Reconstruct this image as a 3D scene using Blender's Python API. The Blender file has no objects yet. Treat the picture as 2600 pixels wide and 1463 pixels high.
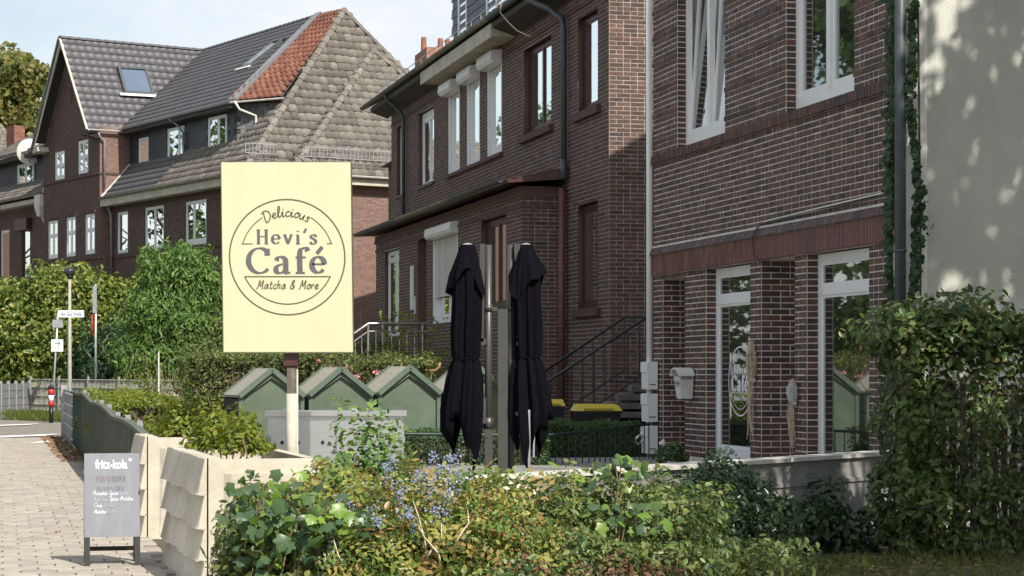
import bpy, math, random
import numpy as np
from mathutils import Vector, Matrix
random.seed(7)
rng = np.random.default_rng(7)
sc = bpy.context.scene
COL = sc.collection
# ------------------------------------------------------------------ camera, sky, sun, exposure
F, CX, HY, EYE = 5300.0, 1300.0, 940.0, 1.75          # focal length and horizon in photo pixels
cam = bpy.data.objects.new('camera', bpy.data.cameras.new('camera')); COL.objects.link(cam)
cam.location = (0, 0, EYE); cam.rotation_euler = (math.radians(90), 0, 0)
cam.data.sensor_fit = 'HORIZONTAL'; cam.data.sensor_width = 36.0
cam.data.lens = 36.0 * F / 2600.0
cam.data.shift_y = (HY - 731.5) / 2600.0
cam.data.clip_start = 0.5; cam.data.clip_end = 2000
sc.camera = cam
SUN_AZ, SUN_EL = math.radians(31), math.radians(46)   # azimuth: to the right of straight behind the camera
sdir = Vector((math.sin(SUN_AZ)*math.cos(SUN_EL), -math.cos(SUN_AZ)*math.cos(SUN_EL), math.sin(SUN_EL)))
w = bpy.data.worlds.new('World'); sc.world = w; w.use_nodes = True
nt = w.node_tree; nt.nodes.clear()
def wn(t, **k):
    n = nt.nodes.new(t)
    for a, b in k.items(): setattr(n, a, b)
    return n
wo = wn('ShaderNodeOutputWorld'); bg = wn('ShaderNodeBackground'); sky = wn('ShaderNodeTexSky')
sky.sky_type = 'NISHITA'; sky.sun_disc = False; sky.sun_elevation = SUN_EL
sky.sun_rotation = math.atan2(sdir.x, sdir.y); sky.air_density = 1.0; sky.dust_density = 1.2; sky.ozone_density = 1.5
tc = wn('ShaderNodeTexCoord'); mp = wn('ShaderNodeMapping'); mp.inputs['Scale'].default_value = (2.2, 2.2, 5.0)
mp.inputs['Location'].default_value = (0.35, 0.1, 0.2)
nz = wn('ShaderNodeTexNoise'); nz.inputs['Scale'].default_value = 2.1; nz.inputs['Detail'].default_value = 7; nz.inputs['Roughness'].default_value = 0.55
rp = wn('ShaderNodeValToRGB'); rp.color_ramp.elements[0].position = 0.40; rp.color_ramp.elements[1].position = 0.66
rp.color_ramp.elements[0].color = (0.15, 0.15, 0.15, 1); rp.color_ramp.elements[1].color = (0.92, 0.92, 0.92, 1)
mx = wn('ShaderNodeMixRGB'); mx.inputs['Color2'].default_value = (3.05, 3.10, 3.18, 1)
nt.links.new(tc.outputs['Generated'], mp.inputs['Vector']); nt.links.new(mp.outputs['Vector'], nz.inputs['Vector'])
nt.links.new(nz.outputs['Fac'], rp.inputs['Fac']); nt.links.new(rp.outputs['Color'], mx.inputs['Fac'])
tn = wn('ShaderNodeMixRGB', blend_type='MULTIPLY'); tn.inputs['Fac'].default_value = 1; tn.inputs['Color2'].default_value = (0.49, 0.465, 0.425, 1)
nt.links.new(sky.outputs['Color'], tn.inputs['Color1']); nt.links.new(tn.outputs['Color'], mx.inputs['Color1']); nt.links.new(mx.outputs['Color'], bg.inputs['Color'])
bg.inputs['Strength'].default_value = 0.15
nt.links.new(bg.outputs['Background'], wo.inputs['Surface'])
sun = bpy.data.objects.new('sun', bpy.data.lights.new('sun', 'SUN')); COL.objects.link(sun)
sun.data.energy = 2.85; sun.data.angle = math.radians(0.53); sun.data.color = (1.0, 0.94, 0.84)
sun.rotation_euler = (-sdir).to_track_quat('-Z', 'Y').to_euler()
sc.view_settings.view_transform = 'Standard'; sc.view_settings.look = 'None'
sc.view_settings.exposure = 1.12; sc.view_settings.gamma = 1.0
sc.render.engine = 'CYCLES'; sc.cycles.max_bounces = 5; sc.cycles.transparent_max_bounces = 6
sc.cycles.diffuse_bounces = 3; sc.cycles.glossy_bounces = 2; sc.cycles.transmission_bounces = 2
sc.cycles.use_denoising = True
# ------------------------------------------------------------------ helpers
TH_A = math.pi/2 + math.atan(1300/5300)               # the street's direction (front of the cafe and of the brick row)
TH_B = math.pi/2 + math.atan(3450/5300)               # the houses past the bend
def at(u, v, Y): return Vector(((u-CX)/F*Y, Y, EYE+(HY-v)/F*Y))
def rot2(p, a): c, s = math.cos(a), math.sin(a); return (c*p[0]-s*p[1], s*p[0]+c*p[1])
def tag(o, label=None, cat=None, group=None, kind=None):
    if label: o['label'] = label
    if cat: o['category'] = cat
    if group: o['group'] = group
    if kind: o['kind'] = kind
    return o
def thing(name, label, cat, loc=(0,0,0), rz=0.0, group=None):
    o = bpy.data.objects.new(name, None); COL.objects.link(o)
    o.location = loc; o.rotation_euler = (0,0,rz); o.empty_display_size = 0.2
    return tag(o, label, cat, group)
def link(name, me, m, parent=None):
    o = bpy.data.objects.new(name, me); COL.objects.link(o)
    if m is not None and len(me.materials) == 0: me.materials.append(m)
    if parent is not None: o.parent = parent
    return o
def copy_tree(o, parent=None):
    c = o.copy(); COL.objects.link(c); c.parent = parent
    for ch in list(o.children): copy_tree(ch, c)
    return c
class MB:
    def __init__(s): s.v = []; s.f = []; s.a = []
    def poly(s, pts, a=0.0):
        n = len(s.v); s.v += [tuple(p) for p in pts]; s.f.append(tuple(range(n, n+len(pts)))); s.a.append(a); return s
    def hexa(s, p, a=0.0):   # 8 points: bottom ring 0-3, top ring 4-7
        n = len(s.v); s.v += [tuple(q) for q in p]
        for f in ((3,2,1,0),(4,5,6,7),(0,1,5,4),(1,2,6,5),(2,3,7,6),(3,0,4,7)):
            s.f.append(tuple(n+i for i in f)); s.a.append(a)
        return s
    def box(s, x0, x1, y0, y1, z0, z1, a=0.0):
        return s.hexa([(x0,y0,z0),(x1,y0,z0),(x1,y1,z0),(x0,y1,z0),(x0,y0,z1),(x1,y0,z1),(x1,y1,z1),(x0,y1,z1)], a)
    def bar(s, p, q, wd, th, up=(0,0,1), a=0.0):   # beam from p to q, wd sideways, th along up
        p, q = Vector(p), Vector(q); d = (q-p).normalized(); u = Vector(up)
        r = d.cross(u)
        if r.length < 1e-4: r = d.cross(Vector((1,0,0)))
        r.normalize(); u = r.cross(d).normalized()
        r *= wd/2; u *= th/2
        return s.hexa([p-r-u, p+r-u, p+r+u, p-r+u, q-r-u, q+r-u, q+r+u, q-r+u], a)
    def tube(s, pts, r, n=8, cap=True, a=0.0):
        pts = [Vector(p) for p in pts]; rs = r if isinstance(r, (list, tuple)) else [r]*len(pts)
        base = len(s.v); pu = None
        for i, p in enumerate(pts):
            d = (pts[min(i+1, len(pts)-1)] - pts[max(i-1, 0)]).normalized()
            if pu is None:
                pu = d.orthogonal().normalized()
            else:
                pu = (pu - d*pu.dot(d)).normalized()
            b = d.cross(pu)
            for k in range(n):
                t = 2*math.pi*k/n; s.v.append(tuple(p + (pu*math.cos(t) + b*math.sin(t))*rs[i]))
        for i in range(len(pts)-1):
            for k in range(n):
                s.f.append((base+i*n+k, base+i*n+(k+1)%n, base+(i+1)*n+(k+1)%n, base+(i+1)*n+k)); s.a.append(a)
        if cap:
            s.f.append(tuple(base+k for k in range(n))[::-1]); s.a.append(a)
            m = base+(len(pts)-1)*n; s.f.append(tuple(m+k for k in range(n))); s.a.append(a)
        return s
    def prism(s, prof, p0, ex, ey, ez, length, a=0.0):   # profile (x,y) in ex,ey, extruded along ez
        p0, ex, ey, ez = Vector(p0), Vector(ex), Vector(ey), Vector(ez)
        lo = [p0+ex*x+ey*y for x, y in prof]; hi = [q+ez*length for q in lo]
        n = len(s.v); k = len(prof); s.v += [tuple(q) for q in lo+hi]
        s.f.append(tuple(n+i for i in range(k))[::-1]); s.a.append(a); s.f.append(tuple(n+k+i for i in range(k))); s.a.append(a)
        for i in range(k): s.f.append((n+i, n+(i+1)%k, n+k+(i+1)%k, n+k+i)); s.a.append(a)
        return s
    def sphere(s, c, r, nu=12, nv=8, sq=(1,1,1), a=0.0):
        n = len(s.v)
        for i in range(nv+1):
            ph = math.pi*i/nv
            for k in range(nu):
                t = 2*math.pi*k/nu
                s.v.append((c[0]+r*sq[0]*math.sin(ph)*math.cos(t), c[1]+r*sq[1]*math.sin(ph)*math.sin(t), c[2]+r*sq[2]*math.cos(ph)))
        for i in range(nv):
            for k in range(nu):
                s.f.append((n+i*nu+k, n+(i+1)*nu+k, n+(i+1)*nu+(k+1)%nu, n+i*nu+(k+1)%nu)); s.a.append(a)
        return s
    def grid(s, rows, a=0.0):   # rows of points, joined into quads
        n = len(s.v); k = len(rows[0])
        for r in rows: s.v += [tuple(p) for p in r]
        for i in range(len(rows)-1):
            for j in range(k-1):
                s.f.append((n+i*k+j, n+i*k+j+1, n+(i+1)*k+j+1, n+(i+1)*k+j)); s.a.append(a)
        return s
    def mesh(s, name, smooth=False):
        me = bpy.data.meshes.new(name); me.from_pydata(s.v, [], s.f)
        if any(s.a):
            at_ = me.attributes.new('rnd', 'FLOAT', 'FACE'); at_.data.foreach_set('value', np.array(s.a, dtype=np.float32))
        if smooth: me.polygons.foreach_set('use_smooth', [True]*len(me.polygons))
        me.update(); return me
    def build(s, name, m, parent=None, smooth=False): return link(name, s.mesh(name, smooth), m, parent)
# ------------------------------------------------------------------ materials
def _nodes(name):
    m = bpy.data.materials.new(name); m.use_nodes = True; t = m.node_tree
    return m, t, t.nodes['Principled BSDF']
def mat(name, c, rough=0.6, metal=0.0, var=0.12, scale=6.0, bump=0.0, bscale=40.0, spec=0.5, c2=None, stretch=(1,1,1), coat=0.0):
    m, t, b = _nodes(name)
    b.inputs['Roughness'].default_value = rough; b.inputs['Metallic'].default_value = metal
    b.inputs['Specular IOR Level'].default_value = spec; b.inputs['Coat Weight'].default_value = coat
    co = t.nodes.new('ShaderNodeTexCoord'); mp = t.nodes.new('ShaderNodeMapping'); mp.inputs['Scale'].default_value = stretch
    t.links.new(co.outputs['Object'], mp.inputs['Vector'])
    n = t.nodes.new('ShaderNodeTexNoise'); n.inputs['Scale'].default_value = scale; n.inputs['Detail'].default_value = 6; n.inputs['Roughness'].default_value = 0.65
    t.links.new(mp.outputs['Vector'], n.inputs['Vector'])
    r = t.nodes.new('ShaderNodeValToRGB'); r.color_ramp.elements[0].position = 0.32; r.color_ramp.elements[1].position = 0.68
    lo = c2 if c2 else tuple(x*(1-var*1.6) for x in c); hi = c if c2 else tuple(min(1, x*(1+var)) for x in c)
    r.color_ramp.elements[0].color = (*lo, 1); r.color_ramp.elements[1].color = (*hi, 1)
    t.links.new(n.outputs['Fac'], r.inputs['Fac']); t.links.new(r.outputs['Color'], b.inputs['Base Color'])
    if bump:
        n2 = t.nodes.new('ShaderNodeTexNoise'); n2.inputs['Scale'].default_value = bscale; n2.inputs['Detail'].default_value = 4
        t.links.new(mp.outputs['Vector'], n2.inputs['Vector'])
        bp = t.nodes.new('ShaderNodeBump'); bp.inputs['Strength'].default_value = bump; bp.inputs['Distance'].default_value = 0.02
        t.links.new(n2.outputs['Fac'], bp.inputs['Height']); t.links.new(bp.outputs['Normal'], b.inputs['Normal'])
    return m
def rnd_value(t):
    a = t.nodes.new('ShaderNodeAttribute'); a.attribute_name = 'rnd'
    oi = t.nodes.new('ShaderNodeObjectInfo'); ad = t.nodes.new('ShaderNodeMath'); ad.operation = 'ADD'
    fr = t.nodes.new('ShaderNodeMath'); fr.operation = 'FRACT'
    t.links.new(a.outputs['Fac'], ad.inputs[0]); t.links.new(oi.outputs['Random'], ad.inputs[1]); t.links.new(ad.outputs[0], fr.inputs[0])
    return fr.outputs[0]
GAIN = {'brick_cafe':1.05,'tile_old':0.92,'brick_dark':1.4,'brick_b':1.3,'paver':0.93,'soldier':1.25,'slate':1.3,'tile_grey':0.82}
def piece_mat(name, cols, rough=0.75, nscale=14.0, namt=0.35, bump=0.25, spec=0.35, stain=None):
    """colour picked per piece (brick, tile, stone) from the list, with grain on top"""
    m, t, b = _nodes(name); g_ = GAIN.get(name, 1.0); cols = [tuple(x*g_ for x in c) for c in cols]
    b.inputs['Roughness'].default_value = rough; b.inputs['Specular IOR Level'].default_value = spec
    r = t.nodes.new('ShaderNodeValToRGB'); r.color_ramp.interpolation = 'LINEAR'; cr = r.color_ramp.elements
    for i, c in enumerate(cols):
        e = cr[i] if i < 2 else cr.new(1.0)
        e.position = i/(len(cols)-1); e.color = (*c, 1)
    t.links.new(rnd_value(t), r.inputs['Fac'])
    co = t.nodes.new('ShaderNodeTexCoord'); n = t.nodes.new('ShaderNodeTexNoise'); n.inputs['Scale'].default_value = nscale; n.inputs['Detail'].default_value = 7; n.inputs['Roughness'].default_value = 0.7
    gm = t.nodes.new('ShaderNodeNewGeometry')
    t.links.new(gm.outputs['Position'], n.inputs['Vector'])
    mr = t.nodes.new('ShaderNodeMapRange'); mr.inputs['From Min'].default_value = 0.3; mr.inputs['From Max'].default_value = 0.7
    mr.inputs['To Min'].default_value = 1-namt; mr.inputs['To Max'].default_value = 1+namt
    t.links.new(n.outputs['Fac'], mr.inputs['Value'])
    mu = t.nodes.new('ShaderNodeMixRGB'); mu.blend_type = 'MULTIPLY'; mu.inputs['Fac'].default_value = 1
    t.links.new(r.outputs['Color'], mu.inputs['Color1']); t.links.new(mr.outputs['Result'], mu.inputs['Color2'])
    out = mu.outputs['Color']
    if stain:   # (colour, scale, threshold): lichen, lime or soot patches
        n3 = t.nodes.new('ShaderNodeTexNoise'); n3.inputs['Scale'].default_value = stain[1]; n3.inputs['Detail'].default_value = 8; n3.inputs['Roughness'].default_value = 0.7
        t.links.new(gm.outputs['Position'], n3.inputs['Vector'])
        m3 = t.nodes.new('ShaderNodeMapRange'); m3.inputs['From Min'].default_value = stain[2]; m3.inputs['From Max'].default_value = stain[2]+0.12; m3.inputs['To Max'].default_value = 0.8
        t.links.new(n3.outputs['Fac'], m3.inputs['Value'])
        x3 = t.nodes.new('ShaderNodeMixRGB'); x3.inputs['Color2'].default_value = (*stain[0], 1)
        t.links.new(m3.outputs['Result'], x3.inputs['Fac']); t.links.new(out, x3.inputs['Color1']); out = x3.outputs['Color']
    t.links.new(out, b.inputs['Base Color'])
    if bump:
        bp = t.nodes.new('ShaderNodeBump'); bp.inputs['Strength'].default_value = bump; bp.inputs['Distance'].default_value = 0.015
        n2 = t.nodes.new('ShaderNodeTexNoise'); n2.inputs['Scale'].default_value = nscale*3; n2.inputs['Detail'].default_value = 4
        t.links.new(gm.outputs['Position'], n2.inputs['Vector'])
        t.links.new(n2.outputs['Fac'], bp.inputs['Height']); t.links.new(bp.outputs['Normal'], b.inputs['Normal'])
    return m
def leaf_mat(name, cols, trans=0.35, rough=0.45, spec=0.4):
    m, t, b = _nodes(name)
    b.inputs['Roughness'].default_value = rough; b.inputs['Specular IOR Level'].default_value = spec
    r = t.nodes.new('ShaderNodeValToRGB'); cr = r.color_ramp.elements
    for i, c in enumerate(cols):
        e = cr[i] if i < 2 else cr.new(1.0)
        e.position = i/(len(cols)-1); e.color = (*c, 1)
    a = t.nodes.new('ShaderNodeAttribute'); a.attribute_name = 'rnd'
    t.links.new(a.outputs['Fac'], r.inputs['Fac']); t.links.new(r.outputs['Color'], b.inputs['Base Color'])
    tr = t.nodes.new('ShaderNodeBsdfTranslucent'); hs = t.nodes.new('ShaderNodeHueSaturation'); hs.inputs['Value'].default_value = 1.5; hs.inputs['Saturation'].default_value = 1.1
    t.links.new(r.outputs['Color'], hs.inputs['Color']); t.links.new(hs.outputs['Color'], tr.inputs['Color'])
    ms = t.nodes.new('ShaderNodeMixShader'); ms.inputs['Fac'].default_value = trans
    t.links.new(b.outputs['BSDF'], ms.inputs[1]); t.links.new(tr.outputs['BSDF'], ms.inputs[2])
    t.links.new(ms.outputs['Shader'], t.nodes['Material Output'].inputs['Surface'])
    return m
def glass_mat(name, base=(0.012,0.014,0.013), refl=0.35, rough=0.015, fres=0.95):
    m, t, b = _nodes(name)
    b.inputs['Base Color'].default_value = (*base, 1); b.inputs['Roughness'].default_value = 0.12
    g = t.nodes.new('ShaderNodeBsdfGlossy'); g.inputs['Roughness'].default_value = rough; g.inputs['Color'].default_value = (0.92,0.96,0.95,1)
    fr = t.nodes.new('ShaderNodeFresnel'); fr.inputs['IOR'].default_value = 1.55
    ad = t.nodes.new('ShaderNodeMath'); ad.operation = 'MULTIPLY_ADD'; ad.inputs[1].default_value = fres; ad.inputs[2].default_value = refl*0.22; ad.use_clamp = True
    t.links.new(fr.outputs['Fac'], ad.inputs[0])
    nz_ = t.nodes.new('ShaderNodeTexNoise'); nz_.inputs['Scale'].default_value = 1.3; bp = t.nodes.new('ShaderNodeBump'); bp.inputs['Strength'].default_value = 0.02
    t.links.new(nz_.outputs['Fac'], bp.inputs['Height']); t.links.new(bp.outputs['Normal'], g.inputs['Normal'])
    ms = t.nodes.new('ShaderNodeMixShader'); t.links.new(ad.outputs[0], ms.inputs['Fac'])
    t.links.new(b.outputs['BSDF'], ms.inputs[1]); t.links.new(g.outputs['BSDF'], ms.inputs[2])
    t.links.new(ms.outputs['Shader'], t.nodes['Material Output'].inputs['Surface'])
    return m
M = {}
M['brick_cafe'] = piece_mat('brick_cafe', [(0.072,0.043,0.038),(0.098,0.055,0.046),(0.122,0.060,0.048),(0.052,0.035,0.035),(0.145,0.068,0.052),(0.080,0.050,0.044),(0.046,0.034,0.036),(0.100,0.057,0.049)], rough=0.6, stain=((0.22,0.18,0.16), 2.2, 0.66))
M['brick_dark'] = piece_mat('brick_dark', [(0.056,0.038,0.033),(0.076,0.047,0.039),(0.094,0.052,0.041),(0.044,0.032,0.031),(0.112,0.060,0.047),(0.060,0.041,0.036)], stain=((0.16,0.13,0.12), 2.6, 0.68))
M['brick_b'] = piece_mat('brick_b', [(0.068,0.042,0.035),(0.086,0.052,0.042),(0.108,0.064,0.051),(0.056,0.037,0.033)], bump=0)
M['brick_b_lit'] = piece_mat('brick_b_lit', [(0.215,0.125,0.10),(0.25,0.15,0.122),(0.18,0.105,0.085),(0.28,0.175,0.145)], bump=0)  # lighter copy of the house brick: sunlight on the side walls put into the colour
M['soldier'] = piece_mat('soldier', [(0.105,0.042,0.035),(0.130,0.048,0.038),(0.085,0.038,0.034),(0.145,0.055,0.042)], rough=0.55, nscale=20)
M['mortar'] = mat('mortar', (0.68,0.62,0.54), 0.9, var=0.25, scale=5, bump=0.2)
M['mortar_a'] = mat('mortar_a', (0.38,0.33,0.29), 0.9, var=0.25, scale=4)
M['mortar_b'] = mat('mortar_b', (0.20,0.16,0.14), 0.9, var=0.25, scale=3)
M['plaster'] = mat('plaster', (0.60,0.60,0.545), 0.9, c2=(0.46,0.47,0.405), scale=0.9, bump=0.5, bscale=60)
M['plaster_edge'] = mat('plaster_edge', (0.80,0.79,0.74), 0.85, var=0.08, bump=0.25, bscale=50)
M['white'] = mat('white', (0.84,0.84,0.84), 0.35, var=0.03, scale=3)
M['white_old'] = mat('white_old', (0.70,0.69,0.64), 0.5, var=0.10, scale=5)
M['cream'] = mat('cream', (0.64,0.59,0.49), 0.7, c2=(0.44,0.40,0.32), scale=1.6, bump=0.25, bscale=18)
M['brown'] = mat('brown', (0.075,0.032,0.024), 0.4, var=0.15)
M['glass'] = glass_mat('glass')
M['glass_cafe'] = glass_mat('glass_cafe', base=(0.008,0.011,0.008), refl=0.05, fres=0.42)
M['glass_curtain'] = glass_mat('glass_curtain', base=(0.16,0.18,0.17), refl=0.3)
M['glass_sky'] = glass_mat('glass_sky', base=(0.40,0.40,0.46), refl=0.5)
M['tile_grey'] = piece_mat('tile_grey', [(0.115,0.110,0.120),(0.125,0.120,0.130),(0.105,0.100,0.110)], rough=0.5, nscale=6, namt=0.15, bump=0.1)
M['tile_old'] = piece_mat('tile_old', [(0.160,0.142,0.126),(0.205,0.186,0.165),(0.130,0.116,0.104),(0.245,0.226,0.20),(0.145,0.126,0.11)], rough=0.9, nscale=9, namt=0.28, stain=((0.33,0.31,0.25), 3.0, 0.66))
M['tile_red'] = piece_mat('tile_red', [(0.17,0.068,0.045),(0.215,0.088,0.055),(0.14,0.060,0.045),(0.25,0.115,0.075)], rough=0.85, nscale=9)
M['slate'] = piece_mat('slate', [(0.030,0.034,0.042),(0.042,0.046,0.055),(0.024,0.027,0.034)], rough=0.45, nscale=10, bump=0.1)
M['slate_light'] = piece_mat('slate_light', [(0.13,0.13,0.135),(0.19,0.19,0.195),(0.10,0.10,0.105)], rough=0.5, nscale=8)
M['under'] = mat('under', (0.06,0.055,0.05), 0.9)
M['zinc'] = mat('zinc', (0.30,0.32,0.34), 0.45, metal=0.3, var=0.15)
M['zinc_dark'] = mat('zinc_dark', (0.085,0.10,0.11), 0.45, metal=0.2, var=0.2)
M['zinc_mossy'] = mat('zinc_mossy', (0.36,0.34,0.25), 0.7, c2=(0.10,0.11,0.08), scale=5)
M['lead'] = mat('lead', (0.20,0.21,0.22), 0.6, var=0.1)
M['soffit'] = mat('soffit', (0.055,0.045,0.038), 0.7, var=0.2)
M['soffit_cream'] = mat('soffit_cream', (0.62,0.58,0.47), 0.7, c2=(0.42,0.39,0.31), scale=3)
M['red_pipe'] = mat('red_pipe', (0.175,0.070,0.065), 0.55, var=0.12)
M['concrete'] = mat('concrete', (0.30,0.29,0.27), 0.9, c2=(0.17,0.17,0.16), scale=2.2, bump=0.3, bscale=30)
M['coping'] = mat('coping', (0.66,0.64,0.59), 0.8, c2=(0.42,0.41,0.36), scale=4, bump=0.2)
M['stone_step'] = mat('stone_step', (0.22,0.20,0.18), 0.9, c2=(0.12,0.11,0.10), scale=5)
M['black_metal'] = mat('black_metal', (0.018,0.02,0.021), 0.4, metal=0.2)
M['green_metal'] = mat('green_metal', (0.020,0.045,0.035), 0.45, metal=0.1)
M['anthracite'] = mat('anthracite', (0.085,0.083,0.080), 0.4, metal=0.4, var=0.06)
M['cloth'] = mat('cloth', (0.0050,0.0052,0.0085), 0.9, var=0.2, scale=30, bump=0.15, bscale=300, spec=0.05)
M['steel'] = mat('steel', (0.62,0.62,0.615), 0.36, metal=0.85, var=0.06, scale=3, stretch=(1,1,12))
M['galv'] = mat('galv', (0.50,0.52,0.54), 0.45, metal=0.6, var=0.15)
M['grey_post'] = mat('grey_post', (0.36,0.34,0.31), 0.6, var=0.12)
M['green_paint'] = mat('green_paint', (0.110,0.150,0.112), 0.5, var=0.12)
M['green_panel'] = mat('green_panel', (0.140,0.175,0.128), 0.35, c2=(0.090,0.125,0.088), scale=2.5, bump=0.05)
M['shed_roof'] = mat('shed_roof', (0.36,0.33,0.28), 0.9, c2=(0.22,0.22,0.18), scale=3, stretch=(1,8,8))
M['dark_wood'] = mat('dark_wood', (0.050,0.046,0.042), 0.8, var=0.3, stretch=(1,1,10))
M['green_wood'] = mat('green_wood', (0.030,0.085,0.072), 0.7, c2=(0.012,0.040,0.034), scale=4)
M['old_wood'] = mat('old_wood', (0.15,0.165,0.125), 0.9, c2=(0.055,0.075,0.055), scale=3, stretch=(6,6,0.7), bump=0.3)
M['grey_wood'] = mat('grey_wood', (0.30,0.31,0.33), 0.85, c2=(0.22,0.23,0.25), scale=4)
M['yellow'] = mat('yellow', (0.62,0.50,0.055), 0.5, var=0.06)
M['black_plastic'] = mat('black_plastic', (0.012,0.012,0.013), 0.5)
M['sign_face'] = mat('sign_face', (0.64,0.615,0.415), 0.32, c2=(0.60,0.572,0.375), scale=1.6, stretch=(3,3,0.6))
M['ink'] = mat('ink', (0.115,0.105,0.058), 0.5, var=0.05)
M['ink_grey'] = mat('ink_grey', (0.115,0.115,0.125), 0.5, var=0.05)
M['print_white'] = mat('print_white', (0.90,0.90,0.90), 0.4, var=0.03)
M['slate_board'] = mat('slate_board', (0.22,0.23,0.265), 0.5, c2=(0.175,0.183,0.21), scale=4, stretch=(3,3,0.6))  # dark chalkboard; the sky's sheen on it is put into this bluish grey
M['chalk'] = mat('chalk', (0.78,0.79,0.82), 0.9, var=0.1, scale=40)
M['chalk_faint'] = mat('chalk_faint', (0.40,0.41,0.46), 0.9, var=0.3, scale=30)
M['chalk_smear'] = mat('chalk_smear', (0.175,0.155,0.185), 0.9, var=0.2, scale=12)
M['bark'] = mat('bark', (0.10,0.078,0.055), 0.9, c2=(0.055,0.043,0.032), scale=8, stretch=(1,1,0.3), bump=0.4)
M['twig'] = mat('twig', (0.20,0.145,0.09), 0.8, var=0.25, scale=20)
M['twig_dark'] = mat('twig_dark', (0.09,0.065,0.045), 0.8, var=0.25, scale=20)
M['straw'] = mat('straw', (0.66,0.55,0.39), 0.9, var=0.2, scale=30)
M['soil'] = mat('soil', (0.06,0.045,0.032), 0.95, var=0.3, scale=12)
M['red_paint'] = mat('red_paint', (0.62,0.025,0.02), 0.4)
M['rust'] = mat('rust', (0.30,0.19,0.10), 0.7, var=0.25, scale=15)
M['chimney'] = piece_mat('chimney', [(0.26,0.12,0.085),(0.32,0.16,0.12),(0.20,0.09,0.07)], nscale=8)
M['terracotta'] = mat('terracotta', (0.28,0.11,0.075), 0.8, var=0.2)
M['paint_line'] = mat('paint_line', (0.78,0.77,0.73), 0.7, var=0.06)
M['paver'] = piece_mat('paver', [(0.36,0.325,0.272),(0.40,0.362,0.305),(0.335,0.302,0.252),(0.43,0.39,0.33),(0.375,0.335,0.278)], rough=0.9, nscale=5, namt=0.22, bump=0.3, stain=((0.20,0.18,0.14), 1.6, 0.66))
M['joint'] = mat('joint', (0.27,0.24,0.195), 0.95, var=0.3, scale=10)
M['asphalt'] = mat('asphalt', (0.22,0.205,0.18), 0.9, var=0.15, scale=3, bump=0.3, bscale=90)
M['earth'] = mat('earth', (0.105,0.088,0.052), 0.95, c2=(0.050,0.058,0.024), scale=2.5, bump=0.5, bscale=14)
# ------------------------------------------------------------------ ground, road, pavement
def sheet(name, pts, z, m, kind='structure'):
    o = MB().poly([(x, y, z) for x, y in pts]).build(name, m); o['kind'] = kind; return o
sheet('ground', [(-700,-200),(700,-200),(700,1100),(-700,1100)], 0.0, M['earth'])
SO = (-2.52, 16.0)                                    # street frame: x runs away along the street, y to the left of it
def S(x, y, z=0.0): p = rot2((x, y), TH_A); return (SO[0]+p[0], SO[1]+p[1], z)
sheet('road', [S(-30,3.4)[:2], S(-30,12)[:2], S(140,12)[:2], S(140,3.4)[:2]], 0.004, M['asphalt'])
side_road = sheet('side_road', [S(38.6,-4)[:2], S(38.6,13)[:2], S(57.5,13)[:2], S(59.5,-4)[:2]], 0.008, M['asphalt'])
walk = sheet('sidewalk', [S(-16,-0.15)[:2], S(-16,3.4)[:2], S(38.6,3.4)[:2], S(38.6,-0.15)[:2]], 0.008, M['joint'])
kerb = MB().box(-16,54,3.4,3.52,-0.1,0.10).build('kerb', M['concrete']); kerb.location=(*SO,0); kerb.rotation_euler=(0,0,TH_A); kerb['kind']='structure'
PW, PL = 0.30, 0.30
pm = MB(); h=0.006
a_, b_ = PW-0.012, PL-0.010
pm.hexa([(0,0,0),(b_,0,0),(b_,a_,0),(0,a_,0),(h,h,0.016),(b_-h,h,0.016),(b_-h,a_-h,0.016),(h,a_-h,0.016)])
pmesh = pm.mesh('paving_stone'); pmesh.materials.append(M['paver'])
far = MB(); np_ = 0; cells = []
for i in range(-2, 183):
    for j in range(0, 12):
        off = 0.15 if i % 2 else 0.0
        x, y = i*PL, j*PW - 0.15 + off*0
        if i % 2: y = j*PW - 0.30
        if y < -0.16: continue
        if x > 38.4: break
        cells.append((x, y))
wroot = bpy.data.objects.new('sidewalk_frame', None)
for x, y in cells:
    p = S(x+.15, y+.15); u = CX + F*p[0]/p[1]
    tz = random.uniform(-0.003, 0.003)
    if np_ < 300 and -20 < u < 420 and p[1] > 17:
        o = link('paving_stone', pmesh, None, walk); q = S(x, y, 0.010+tz); o.location = q; o.rotation_euler = (random.uniform(-.004,.004), random.uniform(-.004,.004), TH_A+random.uniform(-.006,.006)); np_ += 1
    else:
        pts = [S(x+dx, y+dy, z) for z, g in ((0.01,0),(0.026+tz,h)) for dx, dy in ((g,g),(b_-g,g),(b_-g,a_-g),(g,a_-g))]
        far.hexa(pts, random.random())
o = far.build('paving_stones', M['paver'], walk); o['kind'] = 'stuff'
bpy.data.objects.remove(wroot)
for n_, (q0, q1, wd) in enumerate((((-15.2,66.4),(-17.2,62.6),1.7), ((-12.22,55.6),(-14.6,51.8),1.7), ((-11.40,50.0),(-10.70,51.1),1.75))):
    a, b = Vector((*q0,0)), Vector((*q1,0)); d = (b-a).normalized(); n = Vector((-d.y, d.x, 0))*wd/2
    if n_ == 2: n = Vector((0,wd/2,0))
    else: n = Vector((0,wd/2,0))
    o = MB().poly([(p.x,p.y,0.032) for p in (a-n,b-n,b+n,a+n)]).build('road_marking', M['paint_line'])
    tag(o, ['white painted road line farthest up the side road', 'long white painted road line across the side road mouth', 'short thick white painted bar beside the grey fence end'][n_], 'road marking', 'white road markings')
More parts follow.
